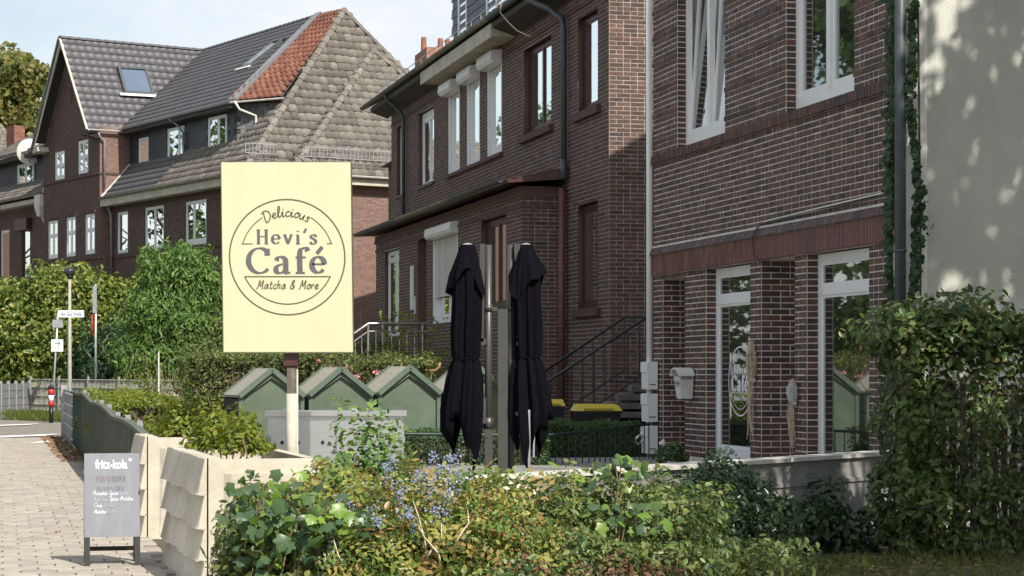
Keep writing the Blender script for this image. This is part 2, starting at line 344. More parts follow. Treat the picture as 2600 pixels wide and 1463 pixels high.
# the cafe terrace behind the low wall
TW0, TW1 = Vector((-1.15,15.85,0)), Vector((4.12,22.50,0))
CA0 = Vector((4.18, 22.6, 0)); A0 = Vector((1.72, 37.0, 0)); B0 = Vector(((563-1300)/5300*80, 80.0, 0))
def CA(x, y): p = rot2((x, y), TH_A); return (CA0.x+p[0], CA0.y+p[1])
def AW(x, y, z=0): p = rot2((x, y), TH_A); return Vector((A0.x+p[0], A0.y+p[1], z))
def BW(x, y, z=0): p = rot2((x, y), TH_B); return Vector((B0.x+p[0], B0.y+p[1], z))
tp = [(TW0.x+.1,TW0.y+.15), (TW1.x-.02,TW1.y+.05), CA(8.7,0.0), S(13.6,-1.3)[:2], S(0.3,-1.0)[:2]]
tr = MB().prism([(p[0],p[1]) for p in tp], (0,0,0), (1,0,0), (0,1,0), (0,0,1), 0.46).build('terrace', M['concrete']); tr['kind'] = 'structure'
# ------------------------------------------------------------------ brickwork
def lay(a0, a1, z0, z1, ops, seed, ch=0.077, inside=None, st=0.247, hd=0.117, j=0.014):
    r = random.Random(seed); out = []; n = int(round((z1-z0)/ch))
    for i in range(n):
        zb = z0 + i*ch; zt = zb + ch - j; zc = (zb+zt)/2
        iv = [(a0, a1)]
        for (p, q, s, t) in ops:
            if s < zc < t:
                nv = []
                for (l, m) in iv:
                    if q <= l or p >= m: nv.append((l, m)); continue
                    if p > l: nv.append((l, p))
                    if q < m: nv.append((q, m))
                iv = nv
        for (l, m) in iv:
            x = l; first = True
            while x < m-0.02:
                L = (hd if i % 2 else st) if first else (st if r.random() < 0.55 else hd)
                first = False
                e = min(x+L, m)
                if m-e < 0.07: e = m
                if e-x > 0.02 and (inside is None or inside((x+e)/2, zc)): out.append((x, e, zb, zt, i))
                x = e + j
    return out
def brick_into(mb, fmap, b, h, cf, a):
    x0, x1, zb, zt = b[:4]
    if cf:
        n = len(mb.v)
        mb.v += [fmap(x0,0,zb),fmap(x1,0,zb),fmap(x1,0,zt),fmap(x0,0,zt), fmap(x0,h-cf,zb),fmap(x1,h-cf,zb),fmap(x1,h-cf,zt),fmap(x0,h-cf,zt),
                 fmap(x0+cf,h,zb+cf),fmap(x1-cf,h,zb+cf),fmap(x1-cf,h,zt-cf),fmap(x0+cf,h,zt-cf)]
        for k in range(4):
            k2 = (k+1) % 4
            mb.f.append((n+k,n+k2,n+4+k2,n+4+k)); mb.f.append((n+4+k,n+4+k2,n+8+k2,n+8+k)); mb.a += [a,a]
        mb.f.append((n+8,n+9,n+10,n+11)); mb.a.append(a)
    else:
        n = len(mb.v)
        mb.v += [fmap(x0,0,zb),fmap(x1,0,zb),fmap(x1,0,zt),fmap(x0,0,zt),fmap(x0,h,zb),fmap(x1,h,zb),fmap(x1,h,zt),fmap(x0,h,zt)]
        for k in range(4):
            k2 = (k+1) % 4; mb.f.append((n+k,n+k2,n+4+k2,n+4+k)); mb.a.append(a)
        mb.f.append((n+4,n+5,n+6,n+7)); mb.a.append(a)
def panel(mb, fmap, a0, a1, z0, z1, ops, d=0.0):
    xs = sorted({a0, a1, *[min(max(v,a0),a1) for o in ops for v in o[:2]]}); zs = sorted({z0, z1, *[min(max(v,z0),z1) for o in ops for v in o[2:4]]})
    for i in range(len(xs)-1):
        for k in range(len(zs)-1):
            cx, cz = (xs[i]+xs[i+1])/2, (zs[k]+zs[k+1])/2
            if any(o[0] < cx < o[1] and o[2] < cz < o[3] for o in ops): continue
            mb.poly([fmap(xs[i],d,zs[k]), fmap(xs[i+1],d,zs[k]), fmap(xs[i+1],d,zs[k+1]), fmap(xs[i],d,zs[k+1])])
    return mb
UNIT = {}
def unit_brick(m, L, h, cf, facing):
    k = (m.name, round(L,3), h, facing)
    if k not in UNIT:
        mb = MB(); fm = (lambda a,d,z: (a,d,z)) if facing == 'y' else (lambda a,d,z: (-d,-a,z))
        brick_into(mb, fm, (0,L,0,0.065), h, cf, 0.0); me = mb.mesh('brick'); me.materials.append(m); UNIT[k] = me
    return UNIT[k]
def masonry(wall, fmap, a0, a1, z0, z1, ops, m, seed, h=0.003, cf=0.0, inside=None, relief=None, single=None, left=None, facing='y', name='brick_courses'):
    """bricks on a wall face; those that single(brick) picks become objects of their own while left[0] lasts"""
    mb = MB(); r = random.Random(seed+1)
    for b in lay(a0, a1, z0, z1, ops, seed, inside=inside):
        hh = h if relief is None else relief(b, h)
        L = b[1]-b[0]
        if single and left[0] > 0 and hh == h and single(b) and (abs(L-0.247) < 1e-6 or abs(L-0.117) < 1e-6):
            o = link('brick', unit_brick(m, round(L,3), h, cf, facing), None, wall)
            o.location = fmap(b[0], 0, b[2]); left[0] -= 1; continue
        hh += r.uniform(-0.0018, 0.0022)
        j = (b[0], b[1], b[2]+r.uniform(-.0015,.0015), b[3]+r.uniform(-.0015,.0015))
        brick_into(mb, fmap, j, hh, cf, r.random()*0.998+0.001)
    o = mb.build(name, m, wall); o['kind'] = 'stuff'; return o
def fy(c): return lambda a, d, z: (a, c+d, z)          # face looking along +y (the street)
def fx(c): return lambda a, d, z: (c-d, -a, z)         # face looking along -x (towards the camera); a runs inwards
# ------------------------------------------------------------------ windows
def win(root, x0, x1, z0, z1, y, mull=(), trans=(), fw=0.062, fm='white', gm='glass', bottom=None, th=0.05, name='window', sill=None, label=None):
    mb = MB(); bt = bottom or fw
    fw_=fw; mb.box(x0,x0+fw,y-th,y,z0,z1).box(x1-fw,x1,y-th,y,z0,z1).box(x0+fw,x1-fw,y-th,y,z1-fw,z1).box(x0+fw,x1-fw,y-th,y,z0,z0+bt)
    xs = [x0+fw] + [x0+(x1-x0)*m for m in mull] + [x1-fw]; zs = [z0+bt] + [z0+(z1-z0)*t for t in trans] + [z1-fw]
    hw = fw*0.55
    for m in xs[1:-1]: mb.box(m-hw,m+hw,y-th,y+.004,z0+bt,z1-fw)
    for t in zs[1:-1]: mb.box(x0+fw,x1-fw,y-th,y+.002,t-hw,t+hw)
    o = mb.build(name, M[fm], root)
    if label: o['label'] = label
    for i in range(len(xs)-1):
        for k in range(len(zs)-1):
            a0 = xs[i]+(hw if i else 0); a1 = xs[i+1]-(hw if i+1 < len(xs)-1 else 0); c0 = zs[k]+(hw if k else 0); c1 = zs[k+1]-(hw if k+1 < len(zs)-1 else 0)
            # the casement frame and its pane
            s = min(0.034, fw*0.55); yy = y-0.014
            f = MB(); f.box(a0,a0+s,yy-.03,yy,c0,c1).box(a1-s,a1,yy-.03,yy,c0,c1).box(a0+s,a1-s,yy-.03,yy,c1-s,c1).box(a0+s,a1-s,yy-.03,yy,c0,c0+s)
            f.build('sash', M[fm], o)
            g = MB().poly([(a0+s,yy-.015,c0+s),(a1-s,yy-.015,c0+s),(a1-s,yy-.015,c1-s),(a0+s,yy-.015,c1-s)]).build('pane', M[gm], o)
    if sill:
        MB().box(x0-.05,x1+.05,y-.05,sill[0],z0-sill[1],z0-.003).build('sill', M[sill[2]], o)
    return o
def reveal(mb, x0, x1, z0, z1, y0, y1):   # plain jambs, head and bottom of an opening, from the wall face y1 back to y0
    mb.poly([(x0,y0,z0),(x0,y1,z0),(x0,y1,z1),(x0,y0,z1)]).poly([(x1,y0,z0),(x1,y1,z0),(x1,y1,z1),(x1,y0,z1)])
    mb.poly([(x0,y0,z1),(x1,y0,z1),(x1,y1,z1),(x0,y1,z1)]).poly([(x0,y0,z0),(x1,y0,z0),(x1,y1,z0),(x0,y1,z0)])
# ================================================================== the cafe building
cafe = thing('brick_house', 'dark red brick cafe house with white shop windows and a soldier course', 'house', CA0, TH_A)
OPS = [(7.24,8.26,.46,3.08),(4.58,6.34,.46,3.16),(3.02,4.19,.46,3.16),(0.77,2.64,.46,3.16),(5.55,7.60,4.93,7.6),(1.19,3.33,4.93,7.6)]
ZT = 7.78
wl = panel(MB(), fy(0), 0, 8.71, .3, ZT, OPS)
wl.box(0,8.71,-.25,-.004,ZT,10.0)                                   # wall above, past the top of the picture
wl.box(8.46,8.709,-9,-.26,.3,10.0)                                  # far side wall
wl.box(8.30,8.70,-1.2,-.005,.3,3.08).box(8.29,8.70,-.24,-.006,3.08,ZT)
for x0,x1 in ((6.36,7.22),(4.21,4.56),(2.66,3.00),(0.25,0.75)): wl.box(x0,x1,-.6 if x0 != .25 else -.3,-.004,.3,3.2)
wl.box(.25,8.4,-.35,-.05,3.2,4.9)
for x0,x1 in ((.25,1.17),(3.35,5.53),(7.62,8.28)): wl.box(x0,x1,-.35,-.05,4.9,ZT)
wall = wl.build('wall', M['mortar'], cafe)
MB().poly([(0.3,-.65,.46),(7.2,-.65,.46),(7.2,-.65,3.2),(.3,-.65,3.2)]).poly([(7.2,-1.3,.46),(8.3,-1.3,.46),(8.3,-1.3,3.2),(7.2,-1.3,3.2)]).build('back_wall', M['under'], cafe)
for (x0,x1,z0,z1) in OPS:
    r_ = MB(); reveal(r_, x0, x1, z0, z1, -.36 if z0 > 4 else (-1.3 if x0 > 7 else -.6), -.002); r_.build('opening', M['mortar'], wall)
left = [300]
def relief(b, h): return 0.020 if b[2] > 4.9 and int(round((b[2]-4.93)/.077)) % 5 == 2 else h
near = lambda b: b[0] < 3.4 and 1.7 < b[2] < 7.2
masonry(wall, fy(0), 0.0, 8.71, .54, 3.158, OPS, M['brick_cafe'], 11, cf=.001, single=near, left=left)
masonry(wall, fy(0), 0.0, 8.71, 3.575, 4.80, [], M['brick_cafe'], 12, cf=.001, single=near, left=left)
masonry(wall, fy(0), 0.0, 8.71, 4.93, ZT, OPS, M['brick_cafe'], 13, cf=.001, single=near, left=left, relief=relief)
for x1, dep, z0, z1 in ((8.26,1.1,.54,3.08),(6.34,.15,.54,3.16),(4.19,.5,.54,3.16),(2.64,.15,.54,3.16),(7.60,.14,4.93,7.6),(3.33,.14,4.93,7.6)):
    masonry(wall, fx(x1), 0.012, dep, z0, z1, [], M['brick_cafe'], int(x1*10), cf=.001, facing='x', name='reveal_bricks')
# soldier course, its sloping cap and the rowlock string course: each brick stands on end
def standing(root, name, z0, z1, out0, out1, x0, x1, wdt, m, gap=.014, cap=None, every=1, one=60):
    mb = MB(); r = random.Random(int(z0*100)); x = x0; k = 0; meshes = {}
    while x < x1-.03:
        e = min(x+wdt, x1); o0, o1 = out0+r.uniform(-.003,.003), out1+r.uniform(-.003,.003)
        pts = [(x,-.02,z0),(e,-.02,z0),(e,o0,z0),(x,o0,z0),(x,-.02,z1),(e,-.02,z1),(e,o1,z1),(x,o1,z1)]
        if k < one:
            key = 'm'
            if key not in meshes:
                q = MB().hexa([(p[0]-x,p[1],p[2]-z0) for p in pts]); meshes[key] = q.mesh('brick'); meshes[key].materials.append(m)
            o = link('brick', meshes[key], None, root); o.location = (x, 0, z0)
        else: mb.hexa(pts, r.random()*.99+.005)
        x = e+gap; k += 1
    if mb.f: o = mb.build(name+'_bricks', m, root); o['kind'] = 'stuff'
sol = MB().box(-.0,8.73,-.05,.0355,3.163,3.447).build('soldier_course', M['mortar'], cafe)
standing(sol, 'soldier', 3.155, 3.445, .040, .040, 0.0, 8.74, .066, M['soldier'])
cap = MB().hexa([(0,-.03,3.452),(8.74,-.03,3.452),(8.74,.058,3.452),(0,.058,3.452),(0,-.03,3.560),(8.74,-.03,3.560),(8.74,.006,3.560),(0,.006,3.560)]).build('cap_course', M['mortar_a'], cafe)
standing(cap, 'cap', 3.455, 3.562, .068, .014, 0.0, 8.75, .12, M['brick_cafe'], one=0)
MB().hexa([(0,-.02,3.558),(8.72,-.02,3.558),(8.72,.022,3.558),(0,.022,3.558),(0,-.02,3.588),(8.72,-.02,3.588),(8.72,.013,3.588),(0,.013,3.588)]).build('mortar_fillet', M['coping'], cafe)
st_ = MB().box(0,8.73,-.05,.030,4.806,4.918).build('string_course', M['mortar'], cafe)
standing(st_, 'string', 4.800, 4.920, .048, .044, 0.0, 8.74, .066, M['brick_cafe'], one=60)
# cable clipped along the cap course
cb = MB().tube([(0.1,.03,3.66),(2.2,.03,3.63),(4.1,.03,3.615),(4.26,.035,3.56),(4.27,.085,3.45),(4.24,.07,3.2),(4.1,.03,3.12)], .008, 5).build('cable', M['black_metal'], cafe)
MB().tube([(0.1,.022,3.70),(2.2,.022,3.67),(4.05,.022,3.635)], .011, 5).build('conduit', M['white_old'], cafe)
# shop front
Y0 = -.145
w2 = win(cafe, 4.58, 6.34, .50, 3.14, Y0, trans=(0.835,), fw=.10, gm='glass_cafe', bottom=.20)
win(cafe, 0.77, 2.64, .50, 3.14, Y0, trans=(0.835,), fw=.10, gm='glass_cafe', bottom=.22)
dr = MB().box(3.95,4.185,-.58,-.50,.5,3.14).box(3.03,3.10,-.58,-.50,.5,3.14).box(3.10,3.95,-.58,-.50,2.55,2.75).box(3.10,3.95,-.58,-.50,.5,.72).box(3.10,3.95,-.58,-.50,3.0,3.14).build('door', M['white'], cafe)
MB().poly([(3.10,-.54,.72),(3.95,-.54,.72),(3.95,-.54,3.0),(3.10,-.54,3.0)]).build('pane', M['glass_cafe'], dr)
MB().tube([(3.90,-.47,1.3),(3.90,-.44,1.35),(3.90,-.44,1.75),(3.90,-.47,1.8)], .012, 6).build('handle', M['steel'], dr)
for (x0,x1) in ((5.55,7.60),(1.19,3.33)):
    tilt = x0 > 4
    f = MB(); y=-.13; z0,z1=4.95,7.62
    f.box(x0+.01,x0+.10,y-.07,y,z0,z1).box(x1-.10,x1-.01,y-.07,y,z0,z1).box(x0+.1,x1-.1,y-.07,y,z0,z0+.16).box(x0+.1,x1-.1,y-.07,y,z1-.1,z1)
    xm = x0+(x1-x0)*.5; f.box(xm-.055,xm+.055,y-.07,y+.01,z0+.16,z1-.1)
    wo_ = f.build('window', M['white'], cafe)
    for a0,a1 in ((x0+.1,xm-.055),(xm+.055,x1-.1)):
        k = .06 if tilt else 0.0
        def sh(x,yy,z): return (x, yy-.02-k*(z-z0-.16), z)
        s = MB(); c0,c1=z0+.16,z1-.12; t=.075
        for (p,q,r1,r2) in ((a0,a0+t,c0,c1),(a1-t,a1,c0,c1),(a0+t,a1-t,c0,c0+t),(a0+t,a1-t,c1-t,c1)):
            s.hexa([sh(p,y-.06,r1),sh(q,y-.06,r1),sh(q,y-.005,r1),sh(p,y-.005,r1),sh(p,y-.06,r2),sh(q,y-.06,r2),sh(q,y-.005,r2),sh(p,y-.005,r2)])
        so = s.build('sash', M['white'], wo_)
        MB().poly([sh(a0+t,y-.03,c0+t),sh(a1-t,y-.03,c0+t),sh(a1-t,y-.03,c1-t),sh(a0+t,y-.03,c1-t)]).build('pane', M['glass_cafe'], wo_)
    MB().poly([(x0,-.35,z0),(x1,-.35,z0),(x1,-.35,z1),(x0,-.35,z1)]).build('back_wall', M['under'], wo_)
# plastered end wall with its white corner strip, and the pipes
sw = MB().box(-.02,.22,-9,-.32,.0,10.0).build('end_wall', M['plaster'], cafe)
MB().box(-.035,.0,-.325,-.05,.0,10.0).box(-.034,.24,-.32,-.02,0,.3).build('corner_strip', M['plaster_edge'], cafe)
MB().prism([(0,10),(-9.2,10),(-4.6,12.8)], (-.1,0,0), (0,1,0), (0,0,1), (1,0,0), 9.0).build('roof', M['tile_old'], cafe)
pp = MB().tube([(-.10,.02,.3),(-.10,.02,9)], .062, 12); pp.tube([(-.10,.02,3.02),(-.10,.02,3.05)], .072, 12)
pp.build('downpipe', M['zinc_dark'], cafe, True)['label'] = 'dark grey zinc downpipe at the ivy covered corner'
MB().tube([(.03,.03,.4),(.03,.03,3.42)], .012, 6).build('conduit', M['white_old'], cafe)
pp = MB().tube([(8.76,.05,.3),(8.76,.05,9)], .045, 10); pp.build('downpipe', M['white'], cafe, True)['label'] = 'white painted downpipe at the far end'
# ================================================================== the long brick row with the porch
row = thing('brick_row', 'long dark brick row with porch extension and white roller shutters', 'house', A0, TH_A)
AL = 21.17
opA = [(19.3,20.35,6.44,8.35),(15.36,17.32,6.44,8.35),(12.34,13.58,6.44,8.38),(10.23,11.53,6.44,8.40),(8.11,9.45,6.44,8.43),(3.98,6.18,6.56,8.34),(0.71,2.03,6.53,8.30),(0.71,2.03,2.87,4.82)]
wl = panel(MB(), fy(0), 0, AL, 0, 9.0, opA)
panel(wl, fx(0), 0, 8, 0, 9.6, [])
wl.box(.05,AL,-8.5,-8.3,0,9).box(AL-.25,AL,-8.3,-.01,0,9)
wallA = wl.build('wall', M['mortar_a'], row)
for q in opA:
    r_ = MB(); reveal(r_, *q, -.25, -.002); r_.poly([(q[0],-.25,q[2]),(q[1],-.25,q[2]),(q[1],-.25,q[3]),(q[0],-.25,q[3])]); r_.build('opening', M['brown'], wallA)
leftA = [300]
masonry(wallA, fx(0), 0.01, 3.0, .05, 9.6, [], M['brick_dark'], 31, cf=.001, single=lambda b: b[0] < 1.3 and b[2] > 1.8, left=leftA, facing='x')
masonry(wallA, fy(0), 0.0, AL, .05, 9.0, opA, M['brick_dark'], 32, single=lambda b: b[0] < 2.6, left=leftA)
# flat brick band that closes the wall under the eaves
MB().box(-.02,AL,-.05,.026,8.46,8.50).build('string_course', M['brick_dark'], row)
# windows
win(row, 19.3,20.35,6.46,8.33,-.10, trans=(.9,), fm='white', sill=(.05,.07,'brown'))
win(row, 15.36,17.32,6.46,8.33,-.10, mull=(.5,), trans=(.90,), sill=(.05,.07,'brown'))
for x0,x1,zt in ((12.34,13.58,8.38),(10.23,11.53,8.40),(8.11,9.45,8.43)):
    win(row, x0+.06,x1-.06,6.46,zt-.03,-.05, mull=(), fw=.065, bottom=.17)
    MB().box(x0,x0+.05,-.06,.012,6.45,zt).build('shutter_rail', M['white'], row); MB().box(x1-.05,x1,-.06,.012,6.45,zt).build('shutter_rail', M['white'], row)
    b = MB().prism([(0,0),(.20,.02),(.26,.10),(.24,.27),(0,.30)], (x0-.05,.012,zt-.08), (0,1,0), (0,0,1), (1,0,0), x1-x0+.1).build('shutter_box', M['white'], row)
MB().box(8.0,13.75,-.02,.07,6.36,6.437).build('sill', M['brick_dark'], row)
win(row, 3.98,6.18,6.58,8.32,-.12, mull=(.5,), fm='brown', fw=.085, gm='glass', bottom=.12); MB().box(3.8,6.35,-.1,.09,6.42,6.555).build('sill', M['brick_dark'], row)
for z0, z1 in ((6.55,8.28),(2.9,4.80)):
    o = win(row, .71,2.03,z0,z1,-.10, fm='brown', fw=.09, bottom=.10); MB().box(.5,2.2,-.1,.09,z0-.17,z0-.02).build('sill', M['brick_dark'], row)
# eaves, gutter, fascia, roof, dormer
ev = MB().box(-.3,AL+.55,-.02,.52,8.94,9.02).box(-.3,AL+.55,.44,.50,8.70,8.94)
ev = MB().hexa([(-.3,0.02,8.74),(6.9,.02,8.74),(6.9,.5,8.90),(-.3,.5,8.90),(-.3,.02,9.0),(6.9,.02,9.0),(6.9,.5,9.02),(-.3,.5,9.02)])
ev.build('eaves', M['soffit'], row); ev = MB().hexa([(14.4,0.02,8.74),(AL+.5,.02,8.74),(AL+.5,.5,8.90),(14.4,.5,8.90),(14.4,.02,9.0),(AL+.5,.02,9.0),(AL+.5,.5,9.02),(14.4,.5,9.02)])
ev.build('eaves', M['soffit'], row)
MB().box(6.9,14.4,.012,.50,8.72,8.78).box(6.9,14.4,.50,.54,8.70,8.99).box(6.9,6.95,.012,.5,8.78,9.0).box(14.35,14.4,.012,.5,8.78,9.0).build('soffit_box', M['soffit_cream'], row)
def gutter(root, pts, r=.075, m='zinc_dark', name='gutter'):
    mb = MB(); n = 7; a, b = Vector(pts[0]), Vector(pts[1]); d = (b-a).normalized(); s = Vector((d.y,-d.x,0))
    prof = [(-r*math.cos(math.pi*k/n), -r*math.sin(math.pi*k/n)) for k in range(n+1)] + [(r*.93*math.cos(math.pi*k/n), -r*.93*math.sin(math.pi*k/n)) for k in range(n+1)]
    mb.prism(prof, a, s, (0,0,1), d, (b-a).length); return mb.build(name, M[m], root)
gutter(row, ((-.3,.60,9.12),(6.9,.60,9.12))); gutter(row, ((6.9,.60,9.12),(14.4,.60,9.12)), m='zinc_mossy'); gutter(row, ((14.4,.60,9.12),(AL+1.3,.60,9.12)))
MB().hexa([(-.3,.55,9.06),(AL+1.3,.55,9.06),(AL+1.3,-4.4,11.7),(-.3,-4.4,11.7),(-.3,.55,9.14),(AL+1.3,.55,9.14),(AL+1.3,-4.4,11.8),(-.3,-4.4,11.8)]).hexa([(-.3,-9,9.06),(AL+1.3,-9,9.06),(AL+1.3,-4.4,11.7),(-.3,-4.4,11.7),(-.3,-9,9.14),(AL+1.3,-9,9.14),(AL+1.3,-4.4,11.8),(-.3,-4.4,11.8)]).build('roof', M['tile_old'], row)
MB().poly([(-.002,-4.4,11.7),(-.002,0,9),(-.002,-8.5,9)]).build('gable', M['brick_dark'], row)
dm = MB().box(9,17.72,-5,-1.0,9.4,12.6).build('dormer', M['slate'], row)
sl = MB()
for i in range(30):
    for k in range(12):
        x = 9+i*.29+(k%2)*.14; z=9.8+k*.22
        sl.hexa([(x,-.995,z),(x+.28,-.995,z),(x+.28,-.97,z),(x,-.97,z),(x,-.995,z+.25),(x+.28,-.995,z+.25),(x+.28,-.985,z+.25),(x,-.985,z+.25)], random.random()*.99+.005)
o = sl.build('slates', M['slate'], dm); o['kind'] = 'stuff'
for x0,x1 in ((15.95,16.95),(11.6,13.75)):
    win(row, x0,x1,10.1,11.9,-.95, mull=(.5,) if x1-x0 > 1.5 else (), fw=.09, gm='glass_sky')
sg = MB()
for z in (9.50,): sg.tube([(4,.32,z),(AL+.6,.32,z)], .010, 4)
x = 4
while x < AL+.6: sg.tube([(x,.32,9.2),(x,.32,9.5)], .007, 4); x += .95
sg.build('snow_guard', M['galv'], row)
MB().tube([(5.15,.70,9.5),(5.35,.70,8.95),(5.0,.62,8.7),(4.75,.5,8.5),(4.5,.3,8.35)], .012, 5).build('loose_cable', M['straw'], row)
# downpipes
MB().tube([(18.9,.60,9.06),(18.9,.56,8.92),(18.9,.30,8.72),(18.9,.12,8.5),(18.9,.10,8.3),(18.9,.10,5.55)], .05, 8).build('downpipe', M['zinc_dark'], row, True)
pp = MB().tube([(3.9,.60,9.06),(3.7,.58,8.95),(3.0,.30,8.65),(2.68,.13,8.4),(2.66,.11,8.2),(2.66,.11,5.36)], .058, 10); pp.tube([(2.66,.11,5.75),(2.66,.11,5.36)], .068, 10); pp.build('downpipe', M['zinc_dark'], row, True)
pp = MB().tube([(2.74,.13,5.2),(2.74,.13,1.1)], .062, 10); pp.tube([(2.74,.13,2.55),(2.74,.13,2.60)], .074, 10); pp.build('downpipe', M['red_pipe'], row, True)['label'] = 'rust red downpipe beside the porch corner'
# porch: flat roofed brick extension
PX0, PX1, PY = 2.98, 18.8, .85
opP = [(15.5,17.47,2.6,4.79),(12.1,13.14,1.9,4.84),(8.66,11.33,2.78,4.84),(4.24,6.41,2.97,4.82)]
pw = panel(MB(), fy(PY), PX0, PX1, 0, 5.25, opP); panel(pw, fx(PX0), -PY, 0, 0, 5.25, []); pw.box(PX1-.2,PX1,0,PY-.01,0,5.2)
pwall = pw.build('porch_wall', M['mortar_a'], row)
masonry(pwall, fy(PY), PX0, PX1, .05, 5.06, opP, M['brick_dark'], 41)
lp = [110]
masonry(pwall, fx(PX0), -PY, -.02, .05, 5.06, [], M['brick_dark'], 42, cf=.001, single=lambda b: b[2] > 3.6, left=lp, facing='x')
for z0, z1, o in ((4.84,4.905,.024),(5.06,5.12,.05),(5.12,5.25,.03)): MB().box(PX0-o,PX1+o,.01,PY+o,z0,z1).build('brick_band', M['brick_dark'], pwall)
for q in opP:
    r_ = MB(); d0 = PY-.22 if q[0] != 12.1 else PY-.6
    reveal(r_, *q, d0, PY-.002); r_.poly([(q[0],d0,q[2]),(q[1],d0,q[2]),(q[1],d0,q[3]),(q[0],d0,q[3])]); r_.build('opening', M['brick_dark'] if q[0] == 12.1 else M['brown'], pwall)
MB().hexa([(PX0-.3,0.01,5.38),(PX1+.6,.01,5.38),(PX1+.75,PY+.42,5.30),(PX0-.14,PY+.30,5.30),(PX0-.3,0.01,5.62),(PX1+.6,.01,5.62),(PX1+.75,PY+.44,5.36),(PX0-.14,PY+.32,5.36)]).build('porch_roof', M['brown'], row)
MB().hexa([(PX0+.3,0.02,5.60),(PX0+1.8,.02,5.60),(PX0+1.6,PY,5.42),(PX0+.35,PY,5.42),(PX0+.3,0.02,5.64),(PX0+1.8,.02,5.64),(PX0+1.6,PY,5.46),(PX0+.35,PY,5.46)]).build('roof_felt', M['zinc'], row)
gutter(row, ((7.5,PY+.42,5.38),(13.6,PY+.42,5.38)), m='zinc_mossy'); gutter(row, ((3.0,PY+.42,5.38),(7.5,PY+.42,5.38))); gutter(row, ((13.6,PY+.42,5.38),(19.6,PY+.42,5.38)))
win(row, 15.5,17.47,2.62,4.77,PY-.08, mull=(.45,), trans=(.9,), sill=None)
win(row, 4.24,6.41,3.0,4.80,PY-.12, mull=(.5,), fm='brown', fw=.11, gm='glass')
dr = MB().box(12.12,12.30,PY-.55,PY-.45,1.95,4.8).box(12.9,13.12,PY-.55,PY-.45,1.95,4.8).box(12.3,12.9,PY-.55,PY-.45,4.1,4.25).box(12.3,12.9,PY-.55,PY-.45,4.7,4.8).box(12.3,12.9,PY-.53,PY-.48,1.95,4.1).build('door', M['white'], row)
MB().poly([(12.3,PY-.5,4.25),(12.9,PY-.5,4.25),(12.9,PY-.5,4.7),(12.3,PY-.5,4.7)]).build('pane', M['glass'], dr)
MB().tube([(12.36,PY-.44,2.9),(12.36,PY-.40,3.0),(12.36,PY-.40,3.2),(12.36,PY-.44,3.3)], .015, 6).build('handle', M['steel'], dr)
MB().box(13.55,13.85,PY+.01,PY+.05,3.2,4.25).build('bell_panel', M['white'], row); MB().box(13.3,13.42,PY+.01,PY+.04,3.0,3.5).build('bell_panel', M['white_old'], row)
# roller shutter, most of the way down: each slat its own piece
x0, x1, zb, zt = 8.72, 11.27, 3.40, 4.82
sh_ = MB().prism([(0,0),(.16,.02),(.20,.09),(.18,.24),(0,.27)], (8.6,PY+.006,4.72), (0,1,0), (0,0,1), (1,0,0), 2.8).build('shutter_box', M['white'], row)
sl = MB().prism([(0,0),(.012,.006),(.014,.02),(.012,.036),(0,.044)], (0,0,0), (0,1,0), (0,0,1), (1,0,0), x1-x0).mesh('slat'); sl.materials.append(M['white_old'])
z = zb
while z < zt-.05:
    o = link('slat', sl, None, sh_); o.location = (x0, PY-.05, z); z += .047
MB().box(8.66,8.72,PY-.1,PY+.005,2.8,4.8).build('shutter_rail', M['white'], row); MB().box(11.27,11.33,PY-.1,PY+.005,2.8,4.8).build('shutter_rail', M['white'], row)
win(row, 8.72,11.27,2.80,4.70,PY-.10, mull=(.5,), fw=.08, bottom=.18)
# ------------------------------------------------------------------ roof tiles
TILE = {}
def tile_mesh(m, tw, tl, lift=.028, amp=.030):
    if m.name != 'tile_grey': amp = .058
    k = (m.name, tw, tl)
    if k not in TILE:
        n = 6; mb = MB(); lo, hi, lip = [], [], []
        for i in range(n+1):
            s = i/n; prof = amp*(0.5-0.5*math.cos(2*math.pi*s)) if s < .62 else amp*(0.5-0.5*math.cos(2*math.pi*.62))*(1-(s-.62)/.38)
            x = s*(tw*1.02)
            lo.append((x, 0, lift+prof)); hi.append((x, tl*1.08, prof)); lip.append((x, 0.004, prof*.6-.01))
        mb.grid([lip, lo, hi]); me = mb.mesh('roof_tile', True); me.materials.append(m); TILE[k] = me
    return TILE[k]
def inpoly(x, y, P):
    r = False; j = len(P)-1
    for i in range(len(P)):
        if (P[i][1] > y) != (P[j][1] > y) and x < (P[j][0]-P[i][0])*(y-P[i][1])/(P[j][1]-P[i][1])+P[i][0]: r = not r
        j = i
    return r
